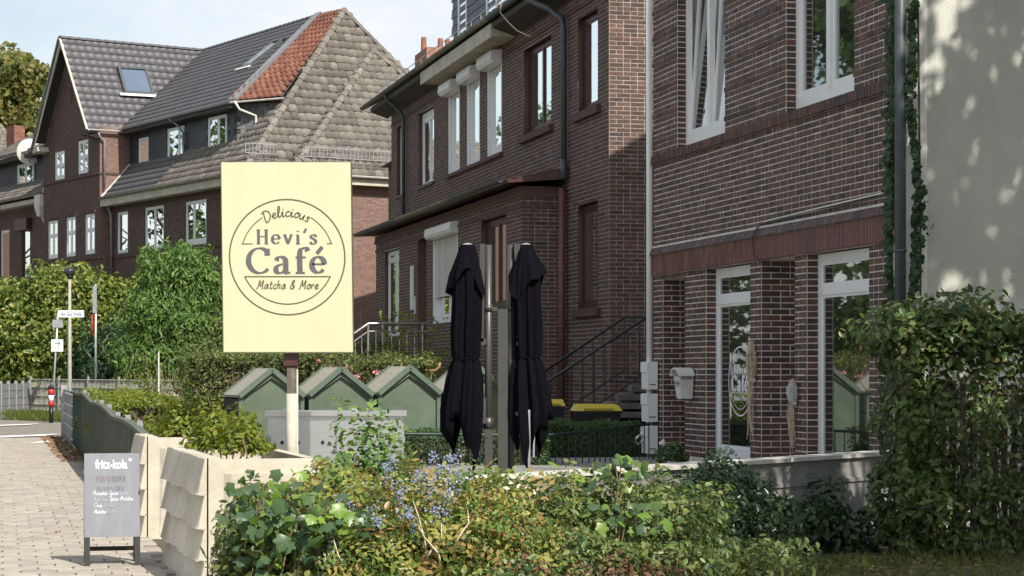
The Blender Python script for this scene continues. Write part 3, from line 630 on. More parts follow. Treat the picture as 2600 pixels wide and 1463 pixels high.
def tiled(part, pts, mname, tw=.33, tl=.40, one=0, holes=(), seed=1, jit=0.0):
    """pts: 3D corners of a flat roof face, the first two along its eave; part: the roof object that carries the pieces"""
    O = Vector(pts[0]); U = (Vector(pts[1])-O).normalized(); N = Vector((0,0,0))
    for i in range(1, len(pts)-1): N += (Vector(pts[i])-O).cross(Vector(pts[i+1])-O)
    N.normalize()
    if N.z < 0: N = -N
    V = N.cross(U)
    if V.z < 0: O = Vector(pts[1]); U = -U; V = -V
    P = [((Vector(p)-O).dot(U), (Vector(p)-O).dot(V)) for p in pts]
    H = [[((Vector(p)-O).dot(U), (Vector(p)-O).dot(V)) for p in h] for h in holes]
    m = M[mname]; me = tile_mesh(m, tw, tl); tv = [v.co.copy() for v in me.vertices]; tf = [tuple(p.vertices) for p in me.polygons]
    u0 = min(p[0] for p in P); u1 = max(p[0] for p in P); v1 = max(p[1] for p in P); r = random.Random(seed)
    mb = MB(); k = 0
    for j in range(int(v1/tl)+1):
        for i in range(int((u1-u0)/tw)+1):
            cu, cv = u0+(i+.5)*tw, (j+.45)*tl
            if not inpoly(cu, cv, P) or any(inpoly(cu, cv, h) for h in H): continue
            du, dv, dn = (r.uniform(-jit,jit) for _ in range(3)); org = O + U*(u0+i*tw+du) + V*(j*tl+dv) + N*(.02+abs(dn))
            if k < one:
                o = link('roof_tile', me, None, part); mt = Matrix((U,V,N)).transposed().to_4x4(); mt.translation = org; o.matrix_local = mt
            else:
                n = len(mb.v); mb.v += [tuple(org+U*c.x+V*c.y+N*c.z) for c in tv]; a = r.random()*.99+.005
                for f in tf: mb.f.append(tuple(n+q for q in f)); mb.a.append(a)
            k += 1
    if mb.f: o = mb.build('roof_tiles', m, part, True); o['kind'] = 'stuff'
    return k
def ridge_tiles(part, a, b, mname, r=.13, step=.38, one=0, name='ridge_tile'):
    a, b = Vector(a), Vector(b); d = b-a; L = d.length; d.normalize(); s = d.cross(Vector((0,0,1))).normalized(); u = s.cross(d)
    mb = MB(); n = int(L/step)
    for i in range(n+1):
        p = a+d*(i*step); q = a+d*min(i*step+step*1.1, L+.1); r0, r1 = r*1.08, r*.9
        rows = [[p+(s*math.cos(t)*r0+u*math.sin(t)*r0*.9) for t in [math.pi*k/6 for k in range(7)]], [q+(s*math.cos(t)*r1+u*math.sin(t)*r1*.9) for t in [math.pi*k/6 for k in range(7)]]]
        mb2 = MB().grid(rows); o = mb2.build(name, M[mname], part, True)
    return
def face(mb, pts, off=0.0): mb.poly(pts); return mb
# ================================================================== gabled house past the bend
hb = thing('gabled_house', 'tall dark brick house with steep gable bay, slate dormer and patched tile roof', 'house', B0, TH_B)
BX0, BX1, BX2, BY = -2.2, 11.17, 17.87, .45
opF = [(1.39,3.39,6.67,8.42),(5.47,7.43,6.69,8.48),(9.18,10.38,6.69,8.45),(1.39,3.39,3.0,4.9),(5.47,7.43,3.0,4.9)]
opG = [(16.1,17.33,6.75,8.48),(13.96,15.09,6.75,8.5),(11.73,12.86,6.75,8.5),(15.28,16.49,10.24,11.5),(12.49,13.69,10.27,11.75)]
PKX, PKZ = 14.45, 16.25
gable_in = lambda a, z: z < 11.95 or abs(a-PKX) < (PKZ-.25-z)/(PKZ-12.0)*(3.3)
mb = panel(MB(), fy(0), BX0, BX1, 0, 9.1, opF); panel(mb, fy(BY), BX1, BX2, 0, 12.0, opG)
mb.poly([(BX1,BY,12),(BX2,BY,12),(PKX,BY,PKZ)]); panel(mb, fx(BX1), -BY, 1.2, 0, 12.2, [])
panel(mb, fx(BX0), 0, 1.2, 0, 9.1, []); panel(mb, fx(-3.1), 1.2, 12, 0, 9.1, []); mb.poly([(-3.1,-1.2,0),(BX0,-1.2,0),(BX0,-1.2,9.1),(-3.1,-1.2,9.1)])
mb.box(BX2-.1,BX2,-10,BY,0,12)
wb = mb.build('wall', M['mortar_b'], hb)
masonry(wb, fy(0), BX0, BX1, 4.6, 9.1, opF, M['brick_b'], 51)
masonry(wb, fy(BY), BX1, BX2, 5.0, 16.3, opG, M['brick_b'], 52, inside=gable_in)
masonry(wb, fx(BX1), -BY, 1.15, 5.0, 12.1, [], M['brick_b_lit'], 53)
masonry(wb, fx(-3.1), 1.2, 8.5, 2.5, 9.1, [], M['brick_b_lit'], 54)
for z in (10.12,6.52): MB().box(BX1-.05,BX2+.03,BY-.02,BY+.06,z,z+.10).build('string_course', M['brick_b'], wb)
MB().box(BX0-.03,BX1-.06,-.02,.05,6.50,6.60).box(BX1-.045,BX1,-1.1,BY+.05,10.125,10.215).box(BX0,BX1-.06,-.02,.035,8.60,8.64).build('string_course', M['brick_b'], wb)
MB().box(-3.14,-3.09,-8.5,-1.25,8.5,8.56).box(-3.13,-3.09,-8.5,-1.25,6.9,6.96).build('string_course', M['brick_b_lit'], wb)
MB().poly([(PKX-.16,BY+.015,13.9),(PKX+.16,BY+.015,13.9),(PKX,BY+.015,14.35)]).poly([(PKX-.16,BY+.015,13.9),(PKX+.16,BY+.015,13.9),(PKX,BY+.015,13.45)]).build('vent', M['under'], wb)
for i, q in enumerate(opF[:3]):
    r_ = MB(); r_.poly([(q[0],-.15,q[2]),(q[1],-.15,q[2]),(q[1],-.15,q[3]),(q[0],-.15,q[3])]); reveal(r_, *q, -.15, -.002); r_.build('opening', M['under'], wb)
    win(hb, q[0]+.02,q[1]-.02,q[2]+.01,q[3]-.01,-.03, mull=((.62,),(.5,),())[i] if i < 2 else (), fw=.10, gm=('glass','glass_curtain','glass')[i], bottom=.2 if i == 0 else None)
for i, q in enumerate(opG):
    r_ = MB(); r_.poly([(q[0],BY-.15,q[2]),(q[1],BY-.15,q[2]),(q[1],BY-.15,q[3]),(q[0],BY-.15,q[3])]); reveal(r_, *q, BY-.15, BY-.002); r_.build('opening', M['under'], wb)
    win(hb, q[0]+.02,q[1]-.02,q[2]+.01,q[3]-.01,BY-.02, mull=(.5,), trans=(.6,) if i < 3 else (.5,), fw=.10, gm='glass_curtain', bottom=.15)
    MB().box(q[0]-.12,q[1]+.12,BY-.02,BY+.07,q[3]+.02,q[3]+.10).build('lintel', M['brick_b'], wb) if i < 3 else None
# roof faces
AP = (1.0,-5.85,16.2); R3 = (3.2,-5.85,16.3); RJ = (PKX,-5.85,16.3)
old = MB(); E0, E1 = (-2.63,.4,9.06), (-2.63,-12.1,9.06)
old.poly([E0, AP, E1]); old.poly([E0,(BX1,.4,9.06),(BX1,-5.85,16.2),AP]); old.poly([E1,AP,(PKX,-5.85,16.2),(PKX,-12.1,9.06)])
WC, WV, WP = (-3.53,-1.18,9.08), (-2.60,-1.18,9.12), (.14,-6.73,14.55); WE = (-3.53,-12.2,9.08)
old.poly([WC, WV, WP]); old.poly([WE, WC, WP])
ro = old.build('roof', M['under'], hb); ro['label'] = 'steep hipped roof of weathered grey tiles'
k = tiled(ro, [E1, E0, AP], 'tile_old', .33, .36, one=70, seed=3, jit=.012)
tiled(ro, [(-3.53,-12.2,9.08), WC, WP], 'tile_old', .33, .36, one=110, seed=4, jit=.012)
tiled(ro, [WC, WV, WP], 'tile_old', .30, .36, seed=5, jit=.012)
tiled(ro, [E0, (5.6,.4,9.06), (5.6,-.95,10.6), (-1.75,-1.0,10.7)], 'tile_old', .33, .36, seed=6, jit=.012)
tiled(ro, [(5.6,.4,9.06),(BX1-.1,.4,9.06),(BX1-.1,-.95,10.6),(5.6,-.95,10.6)], 'tile_grey', .30, .34, seed=7)
tiled(ro, [(-1.75,-1.0,10.7),(.5,-1.0,10.7),(.5,-2.9,12.8),(-.8,-2.75,12.6)], 'tile_old', .33, .36, seed=16, jit=.012)
ridge_tiles(ro, E0, AP, 'tile_old', .15, .40, name='hip_tile'); ridge_tiles(ro, WC, WP, 'tile_old', .15, .40, name='hip_tile')
ridge_tiles(ro, WP, (-3.4,-12.1,9.1), 'tile_old', .13, .42, name='hip_tile'); ridge_tiles(ro, AP, (-2.5,-12,9.1), 'tile_old', .14, .42, name='hip_tile')
# newer grey roof over the dormer, with lead strip and red patch
nr = MB().poly([(.2,-.50,12.02),(BX1,-.50,12.02),(PKX,-5.85,16.3),R3]).build('roof', M['under'], hb); nr['label'] = 'smooth dark grey tiled roof slope above the slate dormer'
sky2 = [(3.75,-2.97,13.98),(4.7,-2.97,13.98),(5.35,-4.6,15.29),(4.45,-4.6,15.29)]
tiled(nr, [(.35,-.45,12.02),(BX1+.2,-.45,12.02),(PKX,-5.80,16.3),R3], 'tile_grey', .30, .40, one=0, seed=8, holes=[[(3.3,-2.9,13.9),(4.75,-2.9,13.9),(4.75,-4.65,15.3),(3.3,-4.65,15.3)]])
P1, P2 = (.2,-.50,12.06), (-.85,-2.15,12.25)
def bil(u, v): return (Vector(P2)*(1-u)+Vector(P1)*u)*(1-v) + (Vector(AP)*(1-u)+Vector(R3)*u)*v + Vector((0,0,.05))
rd = MB().grid([[bil(i/8, j/18)-Vector((0,0,.03)) for i in range(9)] for j in range(19)]).build('roof', M['under'], hb); rd['label'] = 'strip of orange red clay tiles beside the lead flashing'
me_r = tile_mesh(M['tile_red'], .27, .385); mb = MB(); r_ = random.Random(9)
for j in range(18):
    for i in range(8):
        c, du, dv = bil(i/8, j/18), bil((i+1)/8, j/18), bil(i/8, (j+1)/18); U = (du-c).normalized(); V = (dv-c); V = (V-U*V.dot(U)).normalized(); N = U.cross(V); N = N if N.z > 0 else -N
        k_ = (du-c).length/.27; l_ = (dv-c).length/.385; org = c+N*(.01+r_.random()*.012)
        if j < 5:
            o = link('roof_tile', me_r, None, rd); mt = Matrix((U*k_,V*l_,N)).transposed().to_4x4(); mt.translation = org; o.matrix_local = mt
        else:
            n = len(mb.v); mb.v += [tuple(org+U*q.co.x*k_+V*q.co.y*l_+N*q.co.z) for q in me_r.vertices]; a = r_.random()*.99+.005
            for f in me_r.polygons: mb.f.append(tuple(n+q for q in f.vertices)); mb.a.append(a)
o = mb.build('roof_tiles', M['tile_red'], rd, True); o['kind'] = 'stuff'
MB().hexa([(Vector(P1)+Vector((-.25,-.1,.05))),(Vector(P1)+Vector((.25,.02,.05))),(Vector(R3)+Vector((.3,0,.05))),(Vector(R3)+Vector((-.25,0,.05))),(Vector(P1)+Vector((-.25,-.1,.16))),(Vector(P1)+Vector((.25,.02,.16))),(Vector(R3)+Vector((.3,0,.18))),(Vector(R3)+Vector((-.25,0,.18)))]).build('flashing', M['lead'], nr)
ridge_tiles(nr, R3, RJ, 'tile_grey', .13, .42); ridge_tiles(rd, AP, (R3[0]-.3,R3[1],R3[2]-.05), 'tile_red', .12, .40)
def skylight(root, q, depth=.10):
    q = [Vector(p) for p in q]; n = (q[1]-q[0]).cross(q[3]-q[0]).normalized()
    if n.z < 0: n = -n
    mb = MB(); c = sum(q, Vector())/4
    for i in range(4):
        a, b = q[i], q[(i+1)%4]; ai, bi = a+(c-a)*.16, b+(c-b)*.16
        mb.hexa([a-n*.05, b-n*.05, bi-n*.05, ai-n*.05, a+n*depth, b+n*depth, bi+n*depth, ai+n*depth])
    o = mb.build('skylight', M['zinc_dark'], root)
    MB().poly([p+(c-p)*.15+n*(depth*.5) for p in q]).build('pane', M['glass_sky'], o)
    lo = sorted(q, key=lambda p: p.z)[:2]; d = (lo[1]-lo[0]).normalized(); up = d.cross(n); up = up if up.z > 0 else -up
    MB().hexa([lo[0]-d*.25+n*.06, lo[1]+d*.25+n*.06, lo[1]+d*.25+n*.06-up*.14, lo[0]-d*.25+n*.06-up*.14, lo[0]-d*.25+n*.085, lo[1]+d*.25+n*.085, lo[1]+d*.25+n*.085-up*.14, lo[0]-d*.25+n*.085-up*.14]).build('apron', M['white_old'], o)
    return o
skylight(hb, [(3.75,-2.97,14.05),(4.55,-2.97,14.05),(4.55,-4.6,15.35),(3.75,-4.6,15.35)])
# bay roof
bayE = 12.0; vR, vL = (11.25,.95,bayE), (17.75,.95,bayE); pk = (PKX,.95,16.3)
by = MB().poly([vR,pk,RJ,(BX1+.05,-1.0,bayE)]).poly([vL,pk,RJ,(17.75,-5.85,bayE)]).build('roof', M['under'], hb); by['label'] = 'gable bay roof of glossy dark grey pantiles'
bskl = [(13.49,-1.26,15.06),(13.5,-2.64,15.09),(12.53,-2.62,13.77),(12.51,-1.2,13.74)]
tiled(by, [(11.22,.95,bayE-.02),(11.22,-.8,bayE-.02),(11.22,-5.85,bayE-.02),RJ,pk], 'tile_grey', .36, .42, one=0, seed=10, holes=[bskl])
skylight(hb, [Vector(p)+Vector((-.06,0,.05)) for p in bskl])
ridge_tiles(by, (PKX,1.0,16.32), (PKX,-5.9,16.32), 'tile_grey', .12, .42)
MB().bar(vR,pk,.06,.18,up=(0,1,0)).build('barge_board', M['cream'], hb); MB().bar((17.85,.95,11.9),(PKX,.95,16.25),.06,.30,up=(0,0,1)).hexa([(17.9,.45,11.55),(17.9,.97,11.55),(17.2,.97,11.6),(17.2,.45,11.6),(17.95,.45,11.75),(17.95,.97,11.75),(17.3,.97,11.8),(17.3,.45,11.8)]).build('barge_board', M['cream'], hb)
MB().hexa([(11.1,.45,11.6),(12.1,.45,11.75),(12.1,1.0,11.85),(11.1,1.0,11.75),(11.0,.45,11.85),(12.0,.45,12.0),(12.0,1.0,12.0),(11.0,1.0,11.85)]).build('eaves', M['soffit'], hb)
MB().bar((17.95,1.0,11.7),(PKX+.05,1.0,16.35),.12,.10,up=(0,1,0)).build('verge', M['zinc_dark'], hb)
MB().tube([(BX1+.1,-.6,11.9),(14.4,-5.75,16.15)], .13, 6).build('valley', M['white_old'], hb)   # white mortar line in the valley
# slate dormer
dz0, dz1 = 10.3, 12.0
do = MB().poly([(.57,-.92,9.9),(BX1,-.92,9.9),(BX1,-.92,dz1),(.57,-.92,dz1)]).poly([(.57,-.92,9.9),(-.55,-2.3,9.9),(-.55,-2.3,12.25),(.57,-.92,dz1)]).build('dormer', M['under'], hb)
sl = MB(); sl2 = MB(); opD = [(1.42,3.09,10.3,11.80),(5.44,7.05,10.3,11.75),(9.10,10.06,10.3,11.7)]
for k in range(8):
    z = 10.15+k*.24
    i = 0
    while .60+i*.36 < BX1-.1:
        x = .60+i*.36+(k%2)*.18; i += 1
        if any(a-.12 < x+.17 < b+.12 and z < t for a,b,s,t in opD): continue
        sl.hexa([(x,-.918,z),(x+.35,-.918,z),(x+.35,-.89,z),(x,-.89,z),(x,-.918,z+.27),(x+.35,-.918,z+.27),(x+.35,-.908,z+.27),(x,-.908,z+.27)], random.random()*.99+.005)
    for i in range(5):
        t0, t1 = i/5+(k%2)*.08, i/5+.19+(k%2)*.08
        p, q = Vector((.57-1.12*t0,-.92-1.38*t0,z)), Vector((.57-1.12*t1,-.92-1.38*t1,z)); n = Vector((-.78,.63,0))
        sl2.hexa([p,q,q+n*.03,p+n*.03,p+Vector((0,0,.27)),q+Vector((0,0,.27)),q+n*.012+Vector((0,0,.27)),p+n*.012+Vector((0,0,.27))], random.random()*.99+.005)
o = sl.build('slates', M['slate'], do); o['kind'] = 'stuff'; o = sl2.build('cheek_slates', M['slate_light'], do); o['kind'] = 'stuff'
win(hb, 1.42,3.09,10.33,11.78,-.86, mull=(.45,), fw=.09); win(hb, 5.44,7.05,10.28,11.72,-.86, mull=(.3,), fw=.09, gm='glass_curtain'); win(hb, 9.10,10.06,10.25,11.6,-.86, fw=.09, gm='glass_curtain')
MB().box(.2,BX1,-.92,-.45,11.86,12.0).build('eaves', M['soffit'], hb)
gutter(hb, ((.15,-.42,12.08),(BX1,-.42,12.08)), .07, 'zinc'); gutter(hb, ((-.9,-2.2,12.26),(.15,-.42,12.08)), .07, 'white_old')
gutter(hb, ((BX1-.2,1.02,12.0),(BX1-.2,-.5,12.0)), .07, 'white_old')
gutter(hb, ((-2.6,.5,9.10),(BX1-.1,.5,9.10)), .08, 'zinc_mossy'); MB().box(-2.5,BX1-.05,.01,.44,8.72,8.86).box(-2.5,BX1-.05,.40,.46,8.72,9.05).build('eaves', M['soffit_cream'], hb)
gutter(hb, ((-3.62,-12,9.12),(-3.62,-1.1,9.12)), .09, 'white_old'); MB().box(-3.5,-3.1,-12,-1.2,8.78,9.02).build('eaves', M['cream'], hb)
MB().tube([(BX1-.12,.62,12.0),(BX1-.12,.5,11.7),(BX1-.12,.3,11.55),(BX1-.12,.3,9.5)], .055, 8).build('downpipe', M['zinc'], hb, True)
MB().tube([(BX1-.3,.5,9.05),(BX1-.3,.3,8.9),(BX1-.45,.14,8.4),(BX1-.45,.12,8.1),(BX1-.45,.12,5)], .055, 8).build('downpipe', M['zinc'], hb, True)
MB().tube([(5.9,-.42,12.0),(5.55,-.60,11.75),(5.35,-.78,11.4),(5.35,-.82,10.4),(5.6,-.75,10.2)], .05, 8).build('downpipe', M['zinc'], hb, True)
MB().tube([(.02,-.55,12.1),(.02,-.75,11.8),(.02,-1.45,11.6),(.02,-1.45,10.5),(.25,-1.3,10.3)], .05, 8).build('downpipe', M['white_old'], hb, True)
MB().bar((BX1-.05,.4,9.15),(BX1-.05,-.9,10.6),.22,.06).build('flashing', M['white_old'], ro)
MB().bar((.5,-.85,10.42),(9.0,-.85,10.32),.08,.07).build('mortar_fillet', M['white_old'], ro)
def guard(root, a, b, n):
    a, b = Vector(a), Vector(b); mb = MB()
    for dz in (0,.36): mb.tube([a+Vector((0,0,dz)), b+Vector((0,0,dz))], .018, 4)
    for i in range(n+1): p = a+(b-a)*i/n; mb.tube([p, p+Vector((0,0,.36))], .012, 4)
    mb.build('snow_guard', M['galv'], root)
guard(ro, (-3.5,-1.7,9.75), (-3.5,-9.0,9.75), 44); guard(ro, (-2.6,.25,9.85), (-2.6,-1.05,9.85), 9)
# ================================================================== the house beyond it
hc = thing('terraced_house', 'brick house with dark slate dormer and a red shutter box, cut by the picture edge', 'house', BW(BX2+.0,0,0), TH_B)
opC = [(3.0,4.1,6.0,8.45),(5.8,7.1,6.0,8.5)]
mb = panel(MB(), fy(0), 0, 12, 0, 9.8, opC); wc = mb.build('wall', M['mortar_b'], hc)
masonry(wc, fy(0), 0, 12, 5.6, 9.3, opC, M['brick_b'], 61)
for q, fm in zip(opC, ('brown','white')):
    r_ = MB(); r_.poly([(q[0],-.2,q[2]),(q[1],-.2,q[2]),(q[1],-.2,q[3]),(q[0],-.2,q[3])]); r_.build('opening', M['under'], wc)
    win(hc, *q, -.06, fm=fm, fw=.12)
MB().box(2.7,4.35,0,.30,8.3,8.85).build('shutter_box', M['brown'], hc)['label'] = 'dark red roller shutter box'
MB().box(0,12,-.02,.06,6.0,6.1).build('string_course', M['brick_b'], wc)
rc = MB().poly([(-.02,.5,9.75),(12,.5,9.75),(12,-1.0,10.75),(-.02,-1.0,10.75)]).poly([(-.02,-.6,12.2),(12,-.6,12.2),(12,-5.8,15.0),(2.4,-5.8,15.0)]).build('roof', M['under'], hc)
tiled(rc, [(.0,.5,9.75),(12,.5,9.75),(12,-1.0,10.75),(.0,-1.0,10.75)], 'tile_old', .33, .36, one=0, seed=21, jit=.01)
tiled(rc, [(.0,-.6,12.2),(12,-.6,12.2),(12,-5.8,15.0),(2.4,-5.8,15.0)], 'tile_old', .33, .36, one=0, seed=22, jit=.01)
MB().bar((.1,.45,9.85),(3.2,-.9,10.75),.05,.12).build('loose_lath', M['white_old'], rc)
dc = MB().box(.0,12,-5,-1.0,9.9,12.0).build('dormer', M['slate'], hc)
sl = MB()
for k in range(7):
    for i in range(33):
        x = .02+i*.36+(k%2)*.18; z = 10.5+k*.24
        sl.hexa([(x,-.998,z),(x+.35,-.998,z),(x+.35,-.97,z),(x,-.97,z),(x,-.998,z+.27),(x+.35,-.998,z+.27),(x+.35,-.988,z+.27),(x,-.988,z+.27)], random.random()*.99+.005)
o = sl.build('slates', M['slate'], dc); o['kind'] = 'stuff'
win(hc, 5.0,7.2,10.25,11.7,-.9, mull=(.5,), fw=.12, gm='glass_curtain'); MB().box(1.1,2.4,-.99,-.92,10.2,11.6).build('shutter', M['slate'], dc)
MB().box(0,12,-1,-.45,11.86,12.05).build('eaves', M['soffit'], hc); gutter(hc, ((.0,-.4,12.14),(12,-.4,12.14)), .08, 'zinc'); gutter(hc, ((.1,.55,9.78),(12,.55,9.78)), .09, 'zinc_mossy')
MB().box(0.1,12,.01,.5,9.4,9.6).build('eaves', M['soffit_cream'], hc)
hp = MB().hexa([(.25,.3,8.75),(.6,.3,8.75),(.6,.55,8.75),(.25,.55,8.75),(.08,.25,9.2),(.78,.25,9.2),(.78,.62,9.2),(.08,.62,9.2)]).box(.08,.78,.25,.62,9.2,9.75); hp.tube([(.4,.4,8.8),(.3,.3,8.5),(.12,.12,8.3),(.1,.1,5)], .06, 8); hp.build('rain_hopper', M['white_old'], hc)
ch = MB(); 
for b in lay(13.5,14.7,11.5,14.4,[],71): brick_into(ch, lambda a,d,z: (a,-3.0+d,z), b, .01, 0, random.random())
for b in lay(3.0,3.55,11.5,14.4,[],72): brick_into(ch, lambda a,d,z: (13.5-d,-a,z), b, .01, 0, random.random())
ch.box(13.51,14.7,-3.55,-3.01,11.5,14.4); ch.build('chimney', M['chimney'], hc)
pb = at(22,500,107); hd = thing('hipped_house', 'far house showing only its tiled hip roof at the picture edge', 'house', (pb.x-5,109,0), 0)
MB().box(-6,6,0,9,0,11.2).build('wall', M['brick_b'], hd); o = MB().poly([(-6.4,-.4,11.1),(6.4,-.4,11.1),(3.0,4.5,15.0),(-3,4.5,15)]).poly([(6.4,-.4,11.1),(6.4,9.4,11.1),(3,4.5,15)]).build('roof', M['under'], hd)
tiled(o, [(-6.4,-.4,11.1),(6.4,-.4,11.1),(3.0,4.5,15.0),(-3,4.5,15)], 'tile_old', .33,.36, seed=23, jit=.01)
ridge_tiles(o, (6.4,-.4,11.1),(3,4.5,15), 'tile_old', .14, .4, name='hip_tile')
# satellite dish on the roof of the house beyond
dp = at(75,385,99.5); ds = thing('satellite_dish', 'pale grey satellite dish above the dark dormer roof edge', 'dish', (dp.x,dp.y,11.9), 0)
rows = [[(r*math.cos(t), .12*(r/.62)**2-.12, dp.z-11.9+r*math.sin(t)) for t in [2*math.pi*k/20 for k in range(21)]] for r in (.001,.2,.4,.56,.62)]
MB().grid(rows).build('reflector', M['white_old'], ds, True); MB().tube([(0,-.05,0),(0,.08,dp.z-11.9)], .03, 6).build('mast', M['galv'], ds)
MB().tube([(0,-.1,dp.z-11.9-.5),(0,-.5,dp.z-11.9-.1)], .02, 6).build('feed_arm', M['galv'], ds)
# ================================================================== house behind the row: its chimney shows
hx = thing('back_house', 'hidden house behind the brick row showing a chimney with three clay pots', 'house', AW(29,-3,0), TH_A)
MB().box(0,9,-7,0,0,9).build('wall', M['brick_b'], hx); MB().prism([(.3,9),(-7.3,9),(-3.5,11.4)], (-.2,0,0), (0,1,0), (0,0,1), (1,0,0), 9.4).build('roof', M['tile_old'], hx)
cc = at(1098,140,69.5); lx = rot2((cc.x-hx.location.x, cc.y-hx.location.y), -TH_A)
stack = MB().box(lx[0]-1.0,lx[0]+1.0,lx[1]-.40,lx[1]+.40,9.2,12.35).build('chimney', M['chimney'], hx)
for i, (u_, vt) in enumerate(((1076,95),(1118,98),(1137,100))):
    q = at(u_,vt,69.5); l2 = rot2((q.x-hx.location.x, q.y-hx.location.y), -TH_A)
    MB().tube([(l2[0],l2[1],12.0),(l2[0],l2[1],q.z)], [.11,.085], 10).build('chimney_pot', M['terracotta'], stack)
# ------------------------------------------------------------------ lettering
SF = {  # handwriting: advance, strokes
'e':(.42,[[(.05,.22),(.3,.3),(.35,.42),(.22,.5),(.08,.36),(.06,.15),(.2,0),(.42,.12)]]), 'l':(.30,[[(0,.1),(.2,.6),(.22,.95),(.12,.98),(.08,.6),(.08,.15),(.18,0),(.32,.12)]]),
'i':(.28,[[(0,.15),(.1,.48),(.1,.1),(.2,0),(.3,.12)],[(.13,.68),(.16,.74)]]), 'c':(.38,[[(.38,.4),(.25,.5),(.08,.36),(.06,.15),(.2,0),(.4,.12)]]),
'o':(.42,[[(.2,.5),(.05,.3),(.08,.08),(.22,0),(.38,.2),(.34,.42),(.2,.5),(.42,.44)]]), 'u':(.48,[[(.02,.48),(.04,.12),(.15,0),(.3,.15),(.36,.48),(.36,.1),(.48,.02)]]),
's':(.36,[[(.32,.42),(.2,.5),(.08,.4),(.28,.2),(.22,.02),(.04,.05)]]), 'a':(.50,[[(.38,.42),(.22,.5),(.06,.3),(.08,.06),(.22,.02),(.38,.48),(.38,.1),(.5,.05)]]),
't':(.34,[[(.15,.85),(.12,.15),(.22,0),(.34,.1)],[(0,.55),(.3,.58)]]), 'h':(.46,[[(.08,.95),(.06,0)],[(.06,.25),(.2,.48),(.32,.42),(.32,.1),(.44,.02)]]),
'r':(.34,[[(.04,.48),(.06,0)],[(.06,.25),(.18,.46),(.32,.46)]]), 'n':(.46,[[(.04,.48),(.06,0)],[(.06,.25),(.2,.48),(.32,.42),(.32,.1),(.44,.02)]]),
'm':(.66,[[(.04,.48),(.05,0)],[(.05,.25),(.17,.48),(.27,.4),(.27,0)],[(.27,.25),(.4,.48),(.5,.4),(.5,.1),(.62,.02)]]), 'p':(.44,[[(.06,.48),(.04,-.35)],[(.05,.3),(.2,.5),(.38,.32),(.28,.04),(.06,.08)]]),
'k':(.40,[[(.06,.95),(.05,0)],[(.34,.48),(.08,.22),(.36,0)]]), 'D':(.72,[[(.2,.9),(.12,0),(.38,-.02),(.66,.3),(.6,.75),(.3,1.0),(.02,.86)]]),
'M':(.80,[[(0,0),(.12,.1),(.25,.95),(.4,.25),(.62,.95),(.66,.1),(.76,.02)]]), '&':(.62,[[(.5,.05),(.2,.7),(.3,.95),(.42,.78),(.1,.35),(.15,.05),(.35,.02),(.52,.38)]]),
'P':(.52,[[(.1,.95),(.08,0)],[(.02,.85),(.3,1),(.5,.8),(.4,.5),(.1,.45)]]), 'S':(.52,[[(.48,.85),(.3,1),(.1,.8),(.38,.4),(.3,.05),(.04,.1)]]),
'L':(.45,[[(.15,.95),(.1,0),(.45,.02)]]), 'C':(.58,[[(.55,.8),(.4,1),(.1,.7),(.08,.25),(.3,0),(.55,.15)]]), ' ':(.3,[])}
def arc(cx, cy, rx, ry, a0, a1, n=22): return [(cx+rx*math.cos(math.radians(a0+(a1-a0)*i/n)), cy+ry*math.sin(math.radians(a0+(a1-a0)*i/n))) for i in range(n+1)]
RF = {  # roman letters drawn with a broad pen
'H':(.86,[[(.16,1),(.16,0)],[(.70,1),(.70,0)],[(.16,.52),(.70,.52)],[(.03,.985),(.29,.985)],[(.03,.015),(.29,.015)],[(.57,.985),(.83,.985)],[(.57,.015),(.83,.015)]]),
'C':(.92,[arc(.50,.5,.44,.49,48,318),[(.80,.97),(.805,.70)]]), 'e':(.66,[[(.10,.36),(.56,.36)]+arc(.33,.34,.25,.31,8,322,20)]),
'v':(.66,[[(.10,.64),(.33,.02)],[(.33,.02),(.56,.64)],[(.0,.645),(.22,.645)],[(.46,.645),(.66,.645)]]),
'i':(.36,[[(.18,.64),(.18,0)],[(.06,.63),(.18,.63)],[(.04,.015),(.32,.015)],[(.17,.86),(.19,.92)]]), "'":(.26,[[(.06,.78),(.22,1.08)]]),
's':(.54,[[(.43,.50),(.40,.60),(.27,.65),(.13,.58),(.12,.47),(.27,.36),(.41,.26),(.42,.10),(.27,.01),(.12,.05),(.08,.16)]]),
'a':(.68,[[(.12,.50),(.18,.61),(.32,.65),(.46,.56),(.49,.40),(.49,.10),(.55,.01),(.66,.04)],[(.49,.38),(.25,.33),(.11,.22),(.13,.06),(.27,.01),(.42,.08),(.49,.18)]]),
'f':(.52,[[(.56,.88),(.50,.99),(.37,.98),(.25,.82),(.25,0)],[(.08,.63),(.48,.63)],[(.08,.015),(.44,.015)]]), 'E':(.66,[[(.10,.36),(.56,.36)]+arc(.33,.34,.25,.31,8,322,20),[(.28,.78),(.50,1.04)]]), ' ':(.3,[])}
def smooth_line(p, n=5):
    if len(p) < 3 or len(p) > 14: return p
    out = []
    for i in range(len(p)-1):
        p0, p1, p2, p3 = p[max(i-1,0)], p[i], p[i+1], p[min(i+2,len(p)-1)]
        for k in range(n):
            t = k/n; out.append(tuple(.5*((2*p1[c])+(-p0[c]+p2[c])*t+(2*p0[c]-5*p1[c]+4*p2[c]-p3[c])*t*t+(-p0[c]+3*p1[c]-3*p2[c]+p3[c])*t**3) for c in (0,1)))
    return out + [p[-1]]
